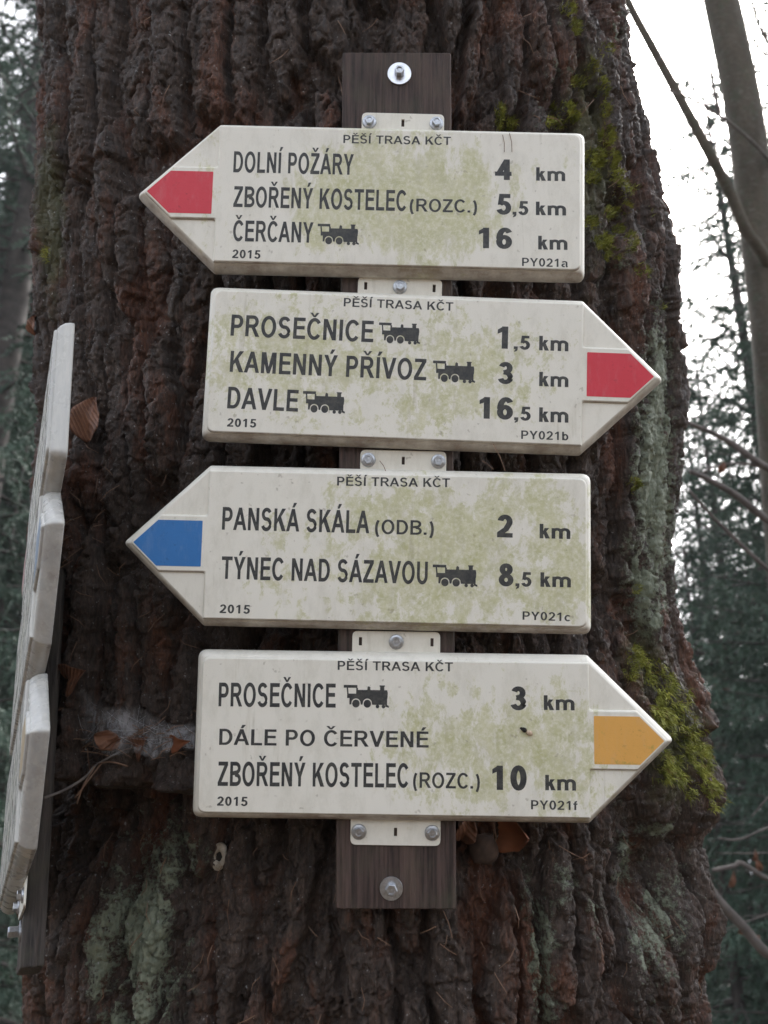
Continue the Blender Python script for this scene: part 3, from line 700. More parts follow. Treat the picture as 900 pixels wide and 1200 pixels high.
SIGNS = [
 dict(label='topmost cream arrow sign on the front board, its red tip pointing left', d=-1, mid=(-.2176, 2.2412), end=(.2355, 2.2291), ang=-1.45, off=(1.3, 4.1, .7), algae=1.55, cen=(.0, -.005), spr=.105, fz=(36, .5), pm=M_red,
      tabs=[(True, .0245, [0], [-.042, .042], .0)],
      text=[('PĚŠÍ TRASA KČT', .15, (402.3, 167.7), (528.3, 170), 9.5), ('DOLNÍ POŽÁRY', .165, (273.3, 201.7), (414, 205), 24.2), ('ZBOŘENÝ KOSTELEC', .165, (273.3, 242.3), (475.7, 247.3), 24),
            ('(ROZC.)', .15, (480, 247.7), (559, 249.3), 15), ('ČERČANY', .165, (272.7, 282.3), (366.7, 284.6), 24), ('2015', .17, (272, 302.3), (305, 303.3), 9.8),
            ('4', .20, (580, 210.7), (599.5, 211), 24), ('km', .19, (628.3, 211.7), (662.3, 212.3), 15.7), ('5', .20, (581.7, 251), (599, 251.4), 23.7), (',5', .19, (600.6, 251.5), (619, 252), 16),
            ('km', .19, (628, 252), (663.3, 252.6), 15.7), ('16', .20, (561, 290.7), (600, 291.4), 24), ('km', .19, (630.7, 292.3), (665, 292.9), 16), ('PY021a', .15, (611.7, 311.7), (665.7, 313.2), 9.6)],
      loco=[(371.5, 286.5, 420.5, 263.3)]),
 dict(label='cream arrow sign with red tip pointing right, second from the top of the board', d=1, end=(-.2271, 2.0327), mid=(.226, 2.0144), ang=-2.2, off=(5.3, .1, 2.7), algae=.62, cen=(-.02, 0), spr=.25, fz=(78, .8), pm=M_red,
      tabs=[(True, .0225, [-.042, .042], [0], .004)],
      text=[('PĚŠÍ TRASA KČT', .15, (402.7, 359), (531, 364.3), 9.8), ('PROSEČNICE', .165, (270, 393.3), (437.3, 401), 24.6), ('1', .20, (582.7, 408.3), (595, 408.8), 26), (',5', .19, (602, 409.2), (621, 409.8), 16),
            ('km', .19, (631.7, 410.5), (666, 411.8), 17), ('KAMENNÝ PŘÍVOZ', .165, (269, 435.7), (499.3, 445.7), 24.7), ('3', .20, (583.3, 449.3), (601, 450), 25), ('km', .19, (631.7, 452.5), (666, 453.8), 16.8),
            ('DAVLE', .165, (266, 478.3), (349, 482.3), 25), ('16', .20, (561.7, 490.4), (601, 491.5), 25.3), (',5', .19, (602.5, 492.3), (621.7, 493), 16), ('km', .19, (631.7, 494.3), (666, 495.4), 17),
            ('2015', .17, (266, 499.8), (300, 501), 9.7), ('PY021b', .15, (610.7, 514.3), (666, 516), 9.8)],
      loco=[(443.3, 402.3, 492.3, 379.6), (506.7, 447.7, 556.7, 424.3), (354, 483.5, 404.5, 460)]),
 dict(label='cream arrow sign with blue tip pointing left on the front board', d=-1, mid=(-.22, 1.8132), end=(.2314, 1.8016), ang=-1.3, off=(9.3, 2.4, 6.7), algae=1.1, cen=(.06, 0), spr=.2, fz=(62, .75), pm=M_blue,
      tabs=[(True, .0235, [0], [-.042, .042], .003)],
      text=[('PĚŠÍ TRASA KČT', .15, (395, 569), (527.3, 571), 10.3), ('PANSKÁ SKÁLA', .165, (260, 620.7), (432.7, 625), 26.4), ('(ODB.)', .15, (439.3, 625.5), (508.3, 627), 16.7), ('TÝNEC NAD SÁZAVOU', .165, (259, 678.3), (501, 684.5), 26.2),
            ('2', .20, (582.3, 629.3), (600.7, 629.8), 26), ('km', .19, (632.3, 630.8), (668.3, 631.7), 17), ('8', .20, (584.3, 686.5), (601.7, 686.9), 26), (',5', .19, (604, 687), (622.7, 687.5), 16.7), ('km', .19, (633.3, 687.6), (669, 688.4), 17),
            ('2015', .17, (257.3, 718.3), (292.7, 719.2), 10), ('PY021c', .15, (612.3, 726.2), (668.3, 728), 9.8)],
      loco=[(506.7, 687.3, 559, 662.7)]),
 dict(label='cream arrow sign with ochre yellow tip pointing right, lowest sign on the front board', d=1, end=(-.2308, 1.5954), mid=(.2244, 1.5888), ang=-.83, off=(2.3, 7.4, 3.7), algae=.62, cen=(.13, -.01), spr=.13, fz=(70, .55), pm=M_yel,
      tabs=[(True, .0235, [-.042, .042], [0], .004), (False, .0285, [0], [-.042, .042], .006)],
      text=[('PĚŠÍ TRASA KČT', .15, (395.7, 785), (530.7, 786.8), 10.5), ('PROSEČNICE', .165, (256, 827.7), (393.3, 829), 27.6), ('3', .20, (598.3, 831.7), (616.7, 832), 27), ('km', .19, (637.3, 832), (673.3, 832.5), 17.3),
            ('DÁLE PO ČERVENÉ', .155, (256.7, 872.7), (502.3, 876), 18.6), ('ZBOŘENÝ KOSTELEC', .165, (255, 920.7), (478.3, 922.8), 28), ('(ROZC.)', .15, (484, 923), (562.3, 924.3), 18), ('10', .20, (577, 925.6), (617.3, 926), 28.5),
            ('km', .19, (639, 926), (675, 926.5), 18), ('2015', .17, (254.3, 944), (290, 944.5), 10.6), ('PY021f', .15, (622.3, 948.3), (676.7, 949.3), 10.6)],
      loco=[(402.3, 829.5, 455.3, 803.3)]),
]
for s in SIGNS:
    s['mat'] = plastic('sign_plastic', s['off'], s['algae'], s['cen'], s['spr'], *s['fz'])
    Mt = sign_matrix(s['mid'], s['end'], s['ang']); inv = np.array(Mt.inverted())
    t, fp = make_sign(s['label'], s['d'], LEAN @ Mt, s['mat'], s['pm'], GROUP, s['tabs'])
    def loc(p): q = pl(p[0], p[1], FACE); r = inv @ np.array([*q, 1]); return (r[0], r[2])
    for txt, T, a, b, cap in s['text']:
        k = np.hypot(*(np.array(loc((a[0], a[1]-cap)))-np.array(loc(a))))
        link('lettering', text_mesh('lettering', txt, T, None, loc(a), loc(b), k, FACE), fp)
    for x0, y0, x1, y1 in s['loco']:
        link('train_pictogram', loco_mesh(loc((x0, y0)), loc((x1, y1)), FACE), fp)
    s['M'] = Mt

# ------------------------------------------------------------------ front board
def board_mesh(w_, d_, z0, z1, mat):
    P = [(-w_/2, z0), (w_/2, z0), (w_/2, z1), (-w_/2, z1)]
    return stack('plank', P, [.003]*4, [(.001, d_), (0, d_-.001), (0, .0015), (.0015, 0)], mat)
def bolt_part(parent, x, z, y, rw, rh, hh, wm):
    b = link('bolt', hexbolt(rh*1.02, rh, .0008, hh, M_zinc), parent, Matrix.Translation((x, y-.0022, z)) @ Matrix.Rotation(.4, 4, 'Y'))
    link('washer', flat_washer(rw, rh*.75, .0022, wm), b, Matrix.Translation((0, .0022, 0)))
BY = .0212
Mb = Matrix.Translation((.0015, BY, 1.397)) @ Matrix.Rotation(R(.15), 4, 'Y')
board = thing('mounting_board', 'dark stained wooden board bolted upright on the front of the trunk', 'board', LEAN @ Mb)
link('plank', board_mesh(.1375, .046, 0, 1.042, M_board), board)
def blocal(u, v): q = pl(u, v, BY); r = np.array(Mb.inverted()) @ np.array([*q, 1]); return r[0], r[2]
x, z = blocal(468, 87); bolt_part(board, x, z, 0, .0150, .0062, .0085, M_washer)
x, z = blocal(458.5, 1041); bolt_part(board, x, z, 0, .0132, .0072, .0070, M_zinc)

# ------------------------------------------------------------------ second board with three signs on the left flank of the trunk, seen almost edge on
ex = RT*.3795+UP*.4881+AX*-.7859; ex /= np.linalg.norm(ex)
ez = RT*-.1149+UP*.8678+AX*.4835; ez -= ex*(ez@ex); ez /= np.linalg.norm(ez); ey = np.cross(ez, ex)
_e0 = ex.copy(); _a = R(-0.9); ex, ey = ex*math.cos(_a)+ey*math.sin(_a), ey*math.cos(_a)-ex*math.sin(_a)
def frame(c):
    return Matrix(((ex[0], ey[0], ez[0], c[0]), (ex[1], ey[1], ez[1], c[1]), (ex[2], ey[2], ez[2], c[2]), (0, 0, 0, 1)))
c1, c2, c3 = (CAM+RT*a+UP*b+AX*c for a, b, c in ((-.4563, .0342, 1.2274), (-.4664, -.1665, 1.2069), (-.4706, -.3719, 1.1772)))
c1, c2, c3 = (c+(_e0-ex)*SL*.6 for c in (c1, c2, c3))
D_red, D_blue, D_yel = patchmat('red_glare', (.38, .2, .2), (.45, .26, .26)), patchmat('blue_glare', (.16, .24, .36), (.24, .31, .42)), patchmat('ochre_glare', (.46, .36, .22), (.52, .42, .28))  # side-sign tips greyed to paint the same grazing glare into their colour
GL = 'cream arrow signs on the side board'
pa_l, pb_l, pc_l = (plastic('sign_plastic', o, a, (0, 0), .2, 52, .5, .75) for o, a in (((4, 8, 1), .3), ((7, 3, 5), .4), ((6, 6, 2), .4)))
for lab, dr, c, mt, pm, tabs in (
    ('topmost cream arrow sign on the side board, seen edge on, flat end nearest', -1, c1, pa_l, D_red, [(True, .0245, [0], [-.042, .042], 0.)]),
    ('cream arrow sign with blue tip, middle of the three on the side board', 1, c2, pb_l, D_blue, [(True, .0235, [-.042, .042], [0], 0.)]),
    ('cream arrow sign with yellow tip, lowest of the three on the side board', 1, c3, pc_l, D_yel, [(True, .0235, [0], [-.042, .042], 0.), (False, .030, [0], [-.042, .042], 0.)])):
    make_sign(lab, dr, LEAN @ frame(c), mt, pm, GL, tabs)
_bb = c3-ez*.185+ey*.0212-ex*.032
bl = thing('mounting_board', 'grey brown board on the left flank of the trunk behind three edge-on signs', 'board', LEAN @ frame(_bb))
hgt = float((c1-c3)@ez)+.185+.12
link('plank', board_mesh(.088, .026, 0, hgt, M_board2), bl)
bolt_part(bl, .0, .045, 0, .013, .0072, .012, M_zinc)

# ------------------------------------------------------------------ moss, needles, leaves, cobweb and other small finds on the bark
vis = (front > 0) & (np.abs(G_th) < 1.62)
def pick(u, v, ru, rv, n):
    d2 = ((TU-u)/ru)**2+((TV-v)/rv)**2
    idx = np.argwhere(vis & (d2 < 1))
    if not len(idx): return np.zeros((0, 3)), np.zeros((0, 3)), np.zeros(0)
    k = idx[rng.integers(0, len(idx), n)]
    return TP[k[:, 0], k[:, 1]]+rng.normal(0, .0012, (n, 3)), TN[k[:, 0], k[:, 1]], d2[k[:, 0], k[:, 1]]
def blades(P, D, Ln, Wd, droop):
    """curved two-segment blades"""
    n = len(P); D = D/np.linalg.norm(D, axis=1)[:, None]
    S_ = np.cross(D, rng.normal(0, 1, (n, 3))); S_ /= np.linalg.norm(S_, axis=1)[:, None]
    M1 = P+D*(Ln*.55)[:, None]; D2 = D+droop; D2 /= np.linalg.norm(D2, axis=1)[:, None]; T_ = M1+D2*(Ln*.5)[:, None]
    w_ = Wd[:, None]
    V = np.stack([P-S_*w_*.5, P+S_*w_*.5, M1+S_*w_*.4, M1-S_*w_*.4, T_], 1).reshape(-1, 3)
    b = np.arange(n)*5
    return V, np.concatenate([np.stack([b, b+1, b+2], -1), np.stack([b, b+2, b+3], -1), np.stack([b+3, b+2, b+4], -1)])
Vs, Fs = [], []; base = 0
small = [(690, 82, 9, 12), (702, 105, 9, 13), (707, 160, 10, 14), (657, 128, 14, 8), (650, 146, 12, 7), (668, 138, 9, 8), (695, 187, 15, 11), (713, 187, 11, 10), (718, 205, 9, 12), (725, 222, 8, 14), (704, 130, 8, 12),
         (742, 225, 9, 8), (736, 285, 9, 13), (706, 285, 13, 9), (716, 300, 10, 8), (748, 318, 9, 8), (690, 262, 8, 8), (664, 12, 10, 8), (672, 34, 7, 10), (585, 140, 6, 16), (752, 322, 7, 6), (738, 568, 9, 8), (742, 690, 6, 8),
         (742, 770, 11, 14), (735, 790, 9, 9), (708, 60, 8, 9), (720, 270, 7, 6), (770, 360, 7, 5), (755, 250, 8, 7), (597, 148, 7, 8), (692, 210, 9, 7), (676, 98, 8, 9), (728, 245, 8, 9), (713, 250, 7, 8), (60, 300, 5, 9)]
for u, v, ru, rv in small:
    n = int(9*ru*rv*.55); P, Nn, d2 = pick(u, v, ru, rv, n)
    if not len(P): continue
    D = Nn*1.0+rng.normal(0, .55, (n, 3))+[0, 0, .35]
    P = P+Nn*(.002+rng.uniform(0, .010, n)*(1-d2))[:, None]
    V, F = blades(P, D, rng.uniform(.0035, .0095, n), rng.uniform(.0007, .0015, n), np.array([0, -.1, -.5])); Vs.append(V); Fs.append(F+base); base += len(V)
for u, v, ru, rv in [(768, 800, 15, 22), (776, 830, 18, 24), (790, 850, 18, 22), (800, 872, 16, 18), (812, 890, 16, 18), (822, 912, 15, 20), (832, 935, 11, 16), (800, 905, 22, 16), (785, 885, 20, 16), (815, 925, 20, 14), (772, 905, 16, 12), (795, 820, 9, 14), (818, 870, 10, 16), (760, 780, 8, 12)]:
    n = int(5*ru*rv); P, Nn, d2 = pick(u, v, ru, rv, n)
    if not len(P): continue
    D = Nn*.9+rng.normal(0, .6, (n, 3))+[.1, -.1, -.35]
    lump = fbm(P[:, 0]*70, P[:, 2]*70, 91, 3); keep = lump > .42; P, Nn, d2, D, lump = P[keep], Nn[keep], d2[keep], D[keep], lump[keep]; n = len(P)
    P = P+Nn*(rng.uniform(0, .007, n)*(1-d2)+np.clip(lump-.42, 0, 1)*.03)[:, None]
    V, F = blades(P, D, rng.uniform(.005, .014, n), rng.uniform(.0008, .0018, n), np.array([0, -.1, -.9])); Vs.append(V); Fs.append(F+base); base += len(V)
mo = link('moss', npmesh('moss', np.concatenate(Vs), np.concatenate(Fs), M_moss), None, LEAN); kind(mo, 'stuff')
mo['label'] = 'yellow green moss growing in cushions on the bark'

nb = MB()                    # dry conifer needles caught on the bark and signs
spots = [(u, v, None) for u, v in [(205, 105), (590, 120), (720, 215), (105, 520), (118, 560), (330, 1000), (350, 1030), (560, 1040), (600, 1060), (640, 985), (700, 1100), (170, 1090), (240, 1150), (560, 1100), (130, 700), (95, 690), (100, 640), (200, 560), (745, 740), (180, 840), (215, 870), (560, 975), (575, 965)]]
spots += [(random.uniform(90, 820), random.uniform(960, 1190), 1) for _ in range(46)]+[(random.uniform(60, 235), random.uniform(540, 880), 1) for _ in range(44)]+[(random.uniform(60, 760), random.uniform(5, 140), 1) for _ in range(18)]
for u, v, _ in spots:
    p, n_ = surf(u, v); L_ = random.uniform(.012, .036); a_ng = random.uniform(-1.2, 1.2)
    d_ = np.array([math.sin(a_ng), -.1, -math.cos(a_ng)]); q = p+n_*random.uniform(.004, .009)
    nb.tube([q, q+d_*L_*.5+n_*random.uniform(-.003, .007), q+d_*L_+[random.uniform(-.007, .007), 0, 0]], [.0005, .00055, .0003], 5)
for u0, v0, u1, v1 in [(589, 158, 591, 178), (597, 156, 600, 178), (578, 520, 592, 552), (445, 540, 452, 552), (565, 540, 578, 550)]:
    q0, q1 = pl(u0, v0, -.004), pl(u1, v1, -.004); nb.tube([q0, (q0+q1)/2+[.001, -.001, 0], q1], .0004, 5)
for _ in range(42):
    u, v = random.uniform(95, 228), random.gauss(868, 10); p, n_ = surf(u, v); L_ = random.uniform(.012, .04); a_ng = random.gauss(1.5, .5)
    d_ = np.array([math.sin(a_ng), -.15, -math.cos(a_ng)]); q = p+n_*random.uniform(.006, .016)-d_*L_*.5
    nb.tube([q, q+d_*L_*.5+[0, -.003, .002], q+d_*L_], [.0005, .0006, .0003], 5)
ns = link('dry_conifer_needles', nb.me('dry_conifer_needles', M_needle), None, LEAN); kind(ns, 'stuff'); ns['label'] = 'thin brown fallen conifer needles caught in the bark'

def leaf(name, label, u, v, wd, ln, rot, tilt, curl, mat, fold=.4, lift=.012, depth=None, parent=None):
    """dry leaf: oval sheet with midrib fold, wavy rim and curl, given a real thickness"""
    p, n_ = (surf(u, v) if depth is None else (at(u, v, depth), np.array([0, -1., 0])))
    p = p+((CAM-p)/np.linalg.norm(CAM-p)*.8+n_*.2)*lift; nu, nv = 10, 16; V = []; F = []
    for j in range(nv+1):
        t = j/nv; hw = wd/2*math.sin(math.pi*min(.985, max(.02, t**.85)))**.8*(1+.04*math.sin(j*1.3))
        for i in range(nu+1):
            s_ = -1+2*i/nu; V.append((s_*hw, -abs(s_)*hw*fold+curl*ln*(t-.5)**2*2+.002*math.sin(3*s_+9*t), (t-.5)*ln))
    F = [(j*(nu+1)+i, j*(nu+1)+i+1, (j+1)*(nu+1)+i+1, (j+1)*(nu+1)+i) for j in range(nv) for i in range(nu)]
    me = mesh(name, V, F, mat, True)
    M = Matrix.Translation(p.tolist()) @ Matrix.Rotation(math.atan2(n_[0], -n_[1])*.45, 4, 'Z') @ Matrix.Rotation(rot, 4, 'Y') @ Matrix.Rotation(tilt, 4, 'X')
    if parent is not None: o = link(name, me, parent, M if False else LEAN @ M)
    else: o = thing(name, label, 'leaf', LEAN @ M, None, me)
    sm = o.modifiers.new('thickness', 'SOLIDIFY'); sm.thickness = .0005
    return o
leaf('dry_leaf', 'folded brown dry leaf caught behind the side board below the topmost edge-on sign', 112, 492, .054, .066, .25, .1, .15, M_dry, .6, .03)
leaf('dry_leaf', 'reddish brown curled dry leaf lying on the cobwebbed ledge', 163, 874, .034, .046, 1.0, .9, .5, M_dry, .35, .018)
leaf('dry_leaf', 'dark brown dry leaf tucked on the bark above the cobweb', 85, 795, .045, .05, 1.2, .5, .4, M_dry, .4, .010)
leaf('dry_leaf', 'small torn brown leaf lying on the ledge close to the twig', 130, 866, .026, .038, 1.9, -.5, .5, M_dry, .3, .018)
leaf('dry_leaf', 'dark curled leaf on the ledge right beside the lowest front sign', 207, 872, .022, .040, 1.4, .8, .5, M_orange_leaf, .35, .015)
leaf('dry_leaf', 'rust orange curled dry leaf tucked under the lowest front sign', 600, 972, .045, .085, 1.45, .9, -.6, M_orange_leaf, .5, .02)
leaf('dry_leaf', 'pale brown shrivelled leaf beside the foot of the front board', 545, 972, .026, .042, .3, .3, .6, M_dry, .9, .016)
leaf('dry_leaf', 'brown dry leaf hanging on the far left edge of the trunk bark', 38, 383, .020, .034, .2, .2, .5, M_dry, .7, .006)

# pale oval disc with a dark ragged hole
p, n_ = surf(260, 1004)
V = []; F = []; k = 28
for r_, y_ in ((1, .003), (1, -.0005), (.93, -.002), (.62, -.0026), (.40, -.0016), (.34, .002)):
    V += [(.0115*r_*math.cos(2*math.pi*i/k)*(1+.07*math.sin(1.1*i+r_*3)+.04*math.sin(2.3*i)), y_, .0175*r_*math.sin(2*math.pi*i/k)) for i in range(k)]
F = [(j*k+i, j*k+(i+1) % k, (j+1)*k+(i+1) % k, (j+1)*k+i) for j in range(5) for i in range(k)]
M_pale = leafmat('pale_shell', (.20, .15, .10), (.58, .54, .47), .6, 90)
Md = Matrix.Translation((p+n_*.009).tolist()) @ Matrix.Rotation(math.atan2(n_[0], -n_[1])*.5, 4, 'Z') @ Matrix.Rotation(.12, 4, 'Y')
dsc = thing('bark_disc', 'small pale oval disc with a dark ragged hole, stuck on the bark below the signs', 'disc', LEAN @ Md)
link('rim', mesh('rim', V, F, M_pale, True), dsc)
link('hole', mesh('hole', [(.0048*math.cos(2*math.pi*i/20), .0015, .0066*math.sin(2*math.pi*i/20)) for i in range(20)], [tuple(range(20))], M_hole), dsc)  # dark sheet across the opening, painted shade in place of depth
# rounded grey-brown lump
p, n_ = surf(560, 992)
V = []; F = []; nu, nv = 28, 18
for j in range(nv+1):
    a = math.pi*j/nv
    for i in range(nu):
        b_ = 2*math.pi*i/nu; r_ = 1+.02*math.sin(9*b_+4*a)*math.sin(a)+.12*math.exp(-((b_-4.4)/.25)**2)*math.sin(a)-.07*math.sin(2*b_+a*3)+.03*math.sin(5*b_+4*a)
        V.append((.019*r_*math.sin(a)*math.cos(b_), .014*r_*math.sin(a)*math.sin(b_), .0185*r_*math.cos(a)))
F = [(j*nu+i, (j+1)*nu+i, (j+1)*nu+(i+1) % nu, j*nu+(i+1) % nu) for j in range(nv) for i in range(nu)]
M_lump = leafmat('grey_lump', (.030, .017, .012), (.085, .052, .038), .85, 90)
thing('bark_lump', 'rounded grey brown lump wedged under the lowest front sign beside the board', 'lump', LEAN @ Matrix.Translation((p+n_*.012).tolist()) @ Matrix.Rotation(.5, 4, 'Y'), None, mesh('bark_lump', V, F, M_lump, True))
# cocoon on the lowest sign
S4 = SIGNS[3]['M']
q = pl(617, 857, FACE)
cc = thing('insect_cocoon', 'tiny brown and cream cocoon stuck on the lowest front sign', 'cocoon', LEAN @ Matrix.Translation(q.tolist()))
for nm, x0, z0, r_, mt in (('dark_half', -.003, .0015, .0030, M_hole), ('dark_half', -.0055, .003, .0018, M_hole), ('pale_half', .003, -.002, .0034, leafmat('cocoon', (.4, .26, .17), (.7, .58, .45), .7, 300))):
    mb = MB(); mb.tube([(x0-r_, -.001, z0+r_*.5), (x0-r_*.4, -.002, z0+r_*.3), (x0+r_*.4, -.002, z0-.1*r_), (x0+r_, -.001, z0-r_*.5)], [r_*.4, r_*.85, r_*.9, r_*.3], 8); link(nm, mb.me(nm, mt, True), cc)

# cobweb draped over the ledge
def cob():
    nu, nv = 60, 22; V = []; F = []
    for j in range(nv+1):
        for i in range(nu+1):
            s_, t = i/nu, j/nv; u = 92+s_*136; v0 = 800+40*min(1, s_*1.6)+8*math.sin(s_*9); v1 = 874+14*math.sin(s_*3)-4*math.sin(s_*17)
            th_ = None; v_ = v0+(v1-v0)*t
            V.append((u, v_))
    return nu, nv, V
nu, nv, UVs = cob()
sub = np.argwhere(vis & (TU > 75) & (TU < 245) & (TV > 770) & (TV < 905)); su, sv_ = TU[sub[:, 0], sub[:, 1]], TV[sub[:, 0], sub[:, 1]]; sp_, sd_ = TP[sub[:, 0], sub[:, 1]], TD[sub[:, 0], sub[:, 1]]; sn_ = TN[sub[:, 0], sub[:, 1]]
V = []
for u, v in UVs:
    j = np.argwhere((su-u)**2+(sv_-v)**2 < 120)[:, 0]
    i = j[np.argmin(sd_[j])]; dep = sd_[j].min()
    V.append(at(u, v, dep-.006))
V = np.array(V).reshape(nv+1, nu+1, 3)
for _ in range(6): V[1:-1, 1:-1] = (V[:-2, 1:-1]+V[2:, 1:-1]+V[1:-1, :-2]+V[1:-1, 2:])/4
F = [(j*(nu+1)+i, j*(nu+1)+i+1, (j+1)*(nu+1)+i+1, (j+1)*(nu+1)+i) for j in range(nv) for i in range(nu)]
m, nt, b = newmat('cobweb'); v = objco(nt); fd = N(nt, 'ShaderNodeAttribute', attribute_name='fade').outputs['Fac']
al = mth(nt, 'MULTIPLY', ramp(nt, noise(nt, objco(nt, (0, 0, 0), (1, 1, .6)), 70, 9, .78, .6), [(.36, 0.), (.61, 1.)]), .68)
al = mth(nt, 'MULTIPLY', al, ramp(nt, mth(nt, 'ADD', mth(nt, 'MULTIPLY', fd, .7), mth(nt, 'MULTIPLY', noise(nt, v, 45, 5, .7), .5)), [(.3, 0.), (.75, 1.)]))
nt.links.new(al, b.inputs['Alpha']); b.inputs['Base Color'].default_value = (.50, .49, .51, 1); b.inputs['Roughness'].default_value = .9
cw_me = mesh('cobweb', V.reshape(-1, 3), F, m, True)
fa = cw_me.attributes.new('fade', 'FLOAT', 'POINT')
jj, ii = np.meshgrid(np.arange(nv+1)/nv, np.arange(nu+1)/nu, indexing='ij')
fa.data.foreach_set('value', (np.minimum(np.minimum(jj*2.2, (1-jj)*6), np.minimum(ii*5, 1))).clip(0, 1).ravel().astype(np.float32))
thing('cobweb', 'grey dusty cobweb sheet on the bark ledge left of the lowest front sign', 'cobweb', LEAN, None, cw_me)
tb_ = MB(); flat = V.reshape(-1, 3)
for _ in range(70):
    a_i = rng.integers(0, len(flat)); b_i = rng.integers(0, len(flat)); pa, pb = flat[a_i], flat[b_i]
    if .012 < np.linalg.norm(pa-pb) < .06: tb_.tube([pa+[0, -.003, 0], (pa+pb)/2+[0, -.004, -.001], pb+[0, -.002, 0]], 0.00013, 4, False)
m2 = simple('web_thread', (.55, .55, .57), .6)
link('thread', tb_.me('thread', m2), bpy.data.objects['cobweb'])['kind'] = 'stuff'
# twig from the ledge towards the side board
mb = MB()
q = [at(u, v, d_) for u, v, d_ in ((52, 935, 1.13), (75, 926, 1.15), (98, 912, 1.17), (112, 897, 1.19), (135, 884, 1.2), (160, 872, 1.21))]
mb.tube(smooth_path(q, 5), [.0017]*12+[.0013]*14, 7)
tw = thing('dead_twig', 'thin grey broken twig poking from the cobwebbed ledge towards the side board', 'twig', LEAN)
link('stem', mb.me('stem', M_twig, True), tw)
mb = MB()
for a, b_, c in (((112, 897), (98, 920), (90, 942)), ((120, 893), (104, 914), (88, 935)), ((115, 895), (130, 893), (150, 898))):
    mb.tube(smooth_path([at(*a, 1.19), at(*b_, 1.17), at(*c, 1.165)], 4), .0011, 6)
link('side_shoot', mb.me('side_shoot', M_needle, True), tw)

# ------------------------------------------------------------------ forest
def spruce_meshes(seed, H, Rmax, bare=.0):
    rg = np.random.default_rng(seed); tm = MB()
    tm.tube([(0, 0, -.6), (0, 0, .3), (.03, 0, H*.5), (0, .03, H*.98)], [.0155*H, .0125*H, .007*H, .01], 10)
    Pts, Dirs, Len = [], [], []; z = .9
    while z < H-.12:
        f = 1-z/H; nb_ = rg.integers(4, 7); a0 = rg.uniform(0, 6.28)
        for k in range(nb_):
            a = a0+k*6.283/nb_+rg.normal(0, .2); L = Rmax*(f**.75)*rg.uniform(.65, 1.12)+.12; zz = z+rg.uniform(-.12, .12)
            n = max(4, int(L/.075)); t = np.linspace(0, 1, n); out = np.array([math.cos(a), math.sin(a), 0]); sd2 = np.array([-math.sin(a), math.cos(a), 0])
            rise = .25*(1-f)+rg.normal(0, .05)
            C = np.array([0, 0, zz])+np.outer(t*L, out)+np.outer(L*(rise*t-.55*f**.4*t**1.5+.28*t**3.2), [0, 0, 1])+np.outer(L*.08*rg.normal()*t**2, sd2)
            tm.tube([C[0], C[n//2], C[-1]], [.010+.007*L, .006+.003*L, .002], 4, False)
            if zz < 2.2 and rg.random() < .35: continue
            for i in range(1, n):
                if t[i] < .12: continue
                tl = (.10+.32*L*(.35+.65*math.sin(math.pi*min(1, t[i]*.85+.1))))*rg.uniform(.55, 1.15)*.62
                for sgn in (-1, 1):
                    if rg.random() < .04: continue
                    d = out*rg.uniform(.25, .75)+sd2*sgn*rg.uniform(.5, 1.)+np.array([0, 0, -rg.uniform(.15, .95)*(.5+f)])
                    Pts.append(C[i]); Dirs.append(d/np.linalg.norm(d)); Len.append(tl)
            d = C[-1]-C[-2]; Pts.append(C[-1]); Dirs.append(d/np.linalg.norm(d)); Len.append(.18)
        z += rg.uniform(.22, .36)*(1 if H < 13 else 1.25)
    P, D, Ln = np.array(Pts), np.array(Dirs), np.array(Len); m = 30
    # needles along every twig, drooping with the twig's tip
    s = (np.arange(m)+.5)/m; s = np.tile(s, (len(P), 1))+rg.uniform(-.03, .03, (len(P), m))
    q = P[:, None]+D[:, None]*(Ln[:, None]*s)[..., None]; q[..., 2] -= (Ln[:, None]*s**2)*.28
    nd = D[:, None]*.75+rg.normal(0, .55, q.shape); nd[..., 2] -= .12; nd /= np.linalg.norm(nd, axis=-1)[..., None]
    ln = rg.uniform(.028, .060, s.shape)[..., None]*(1.15-.5*s[..., None]); wv = np.cross(nd, rg.normal(0, 1, q.shape)); wv /= np.linalg.norm(wv, axis=-1)[..., None]
    V = np.stack([q-wv*.0075, q+wv*.0075, q+nd*ln], 2).reshape(-1, 3)
    F = np.arange(len(V)).reshape(-1, 3)
    # the twigs themselves
    e = P+D*Ln[:, None]; e[:, 2] -= Ln*.28; sd_ = np.cross(D, [0, 0, 1.0]); sd_ /= np.linalg.norm(sd_, axis=1)[:, None]+1e-9
    V2 = np.stack([P-sd_*.004, P+sd_*.004, e], 1).reshape(-1, 3); F2 = np.arange(len(V2)).reshape(-1, 3)+len(V)
    return tm.me('trunk', M_sbark, True), npmesh('crown', np.concatenate([V, V2]), np.concatenate([F, F2]), M_spruce)
KINDS = [spruce_meshes(11, 11.0, 2.0), spruce_meshes(23, 17.0, 2.7), spruce_meshes(5, 7.0, 1.5)]
def spruce(k, x, y, rz, sc, label):
    zg = float(ground_z(np.array([x]), np.array([y]))[0])
    t = thing('spruce_tree', label, 'tree', Matrix.Translation((x, y, zg)) @ Matrix.Rotation(rz, 4, 'Z') @ Matrix.Scale(sc, 4), 'spruces in the forest behind the big tree')
    link('trunk', KINDS[k][0], t); link('crown', KINDS[k][1], t); return t
cw = LM @ CAM
def wdir(u, dist):         # ground position seen in column u at a horizontal distance
    a = math.atan((u-450)/FOC/math.cos(R(20))); return cw[0]+dist*math.sin(a), cw[1]+dist*math.cos(a)
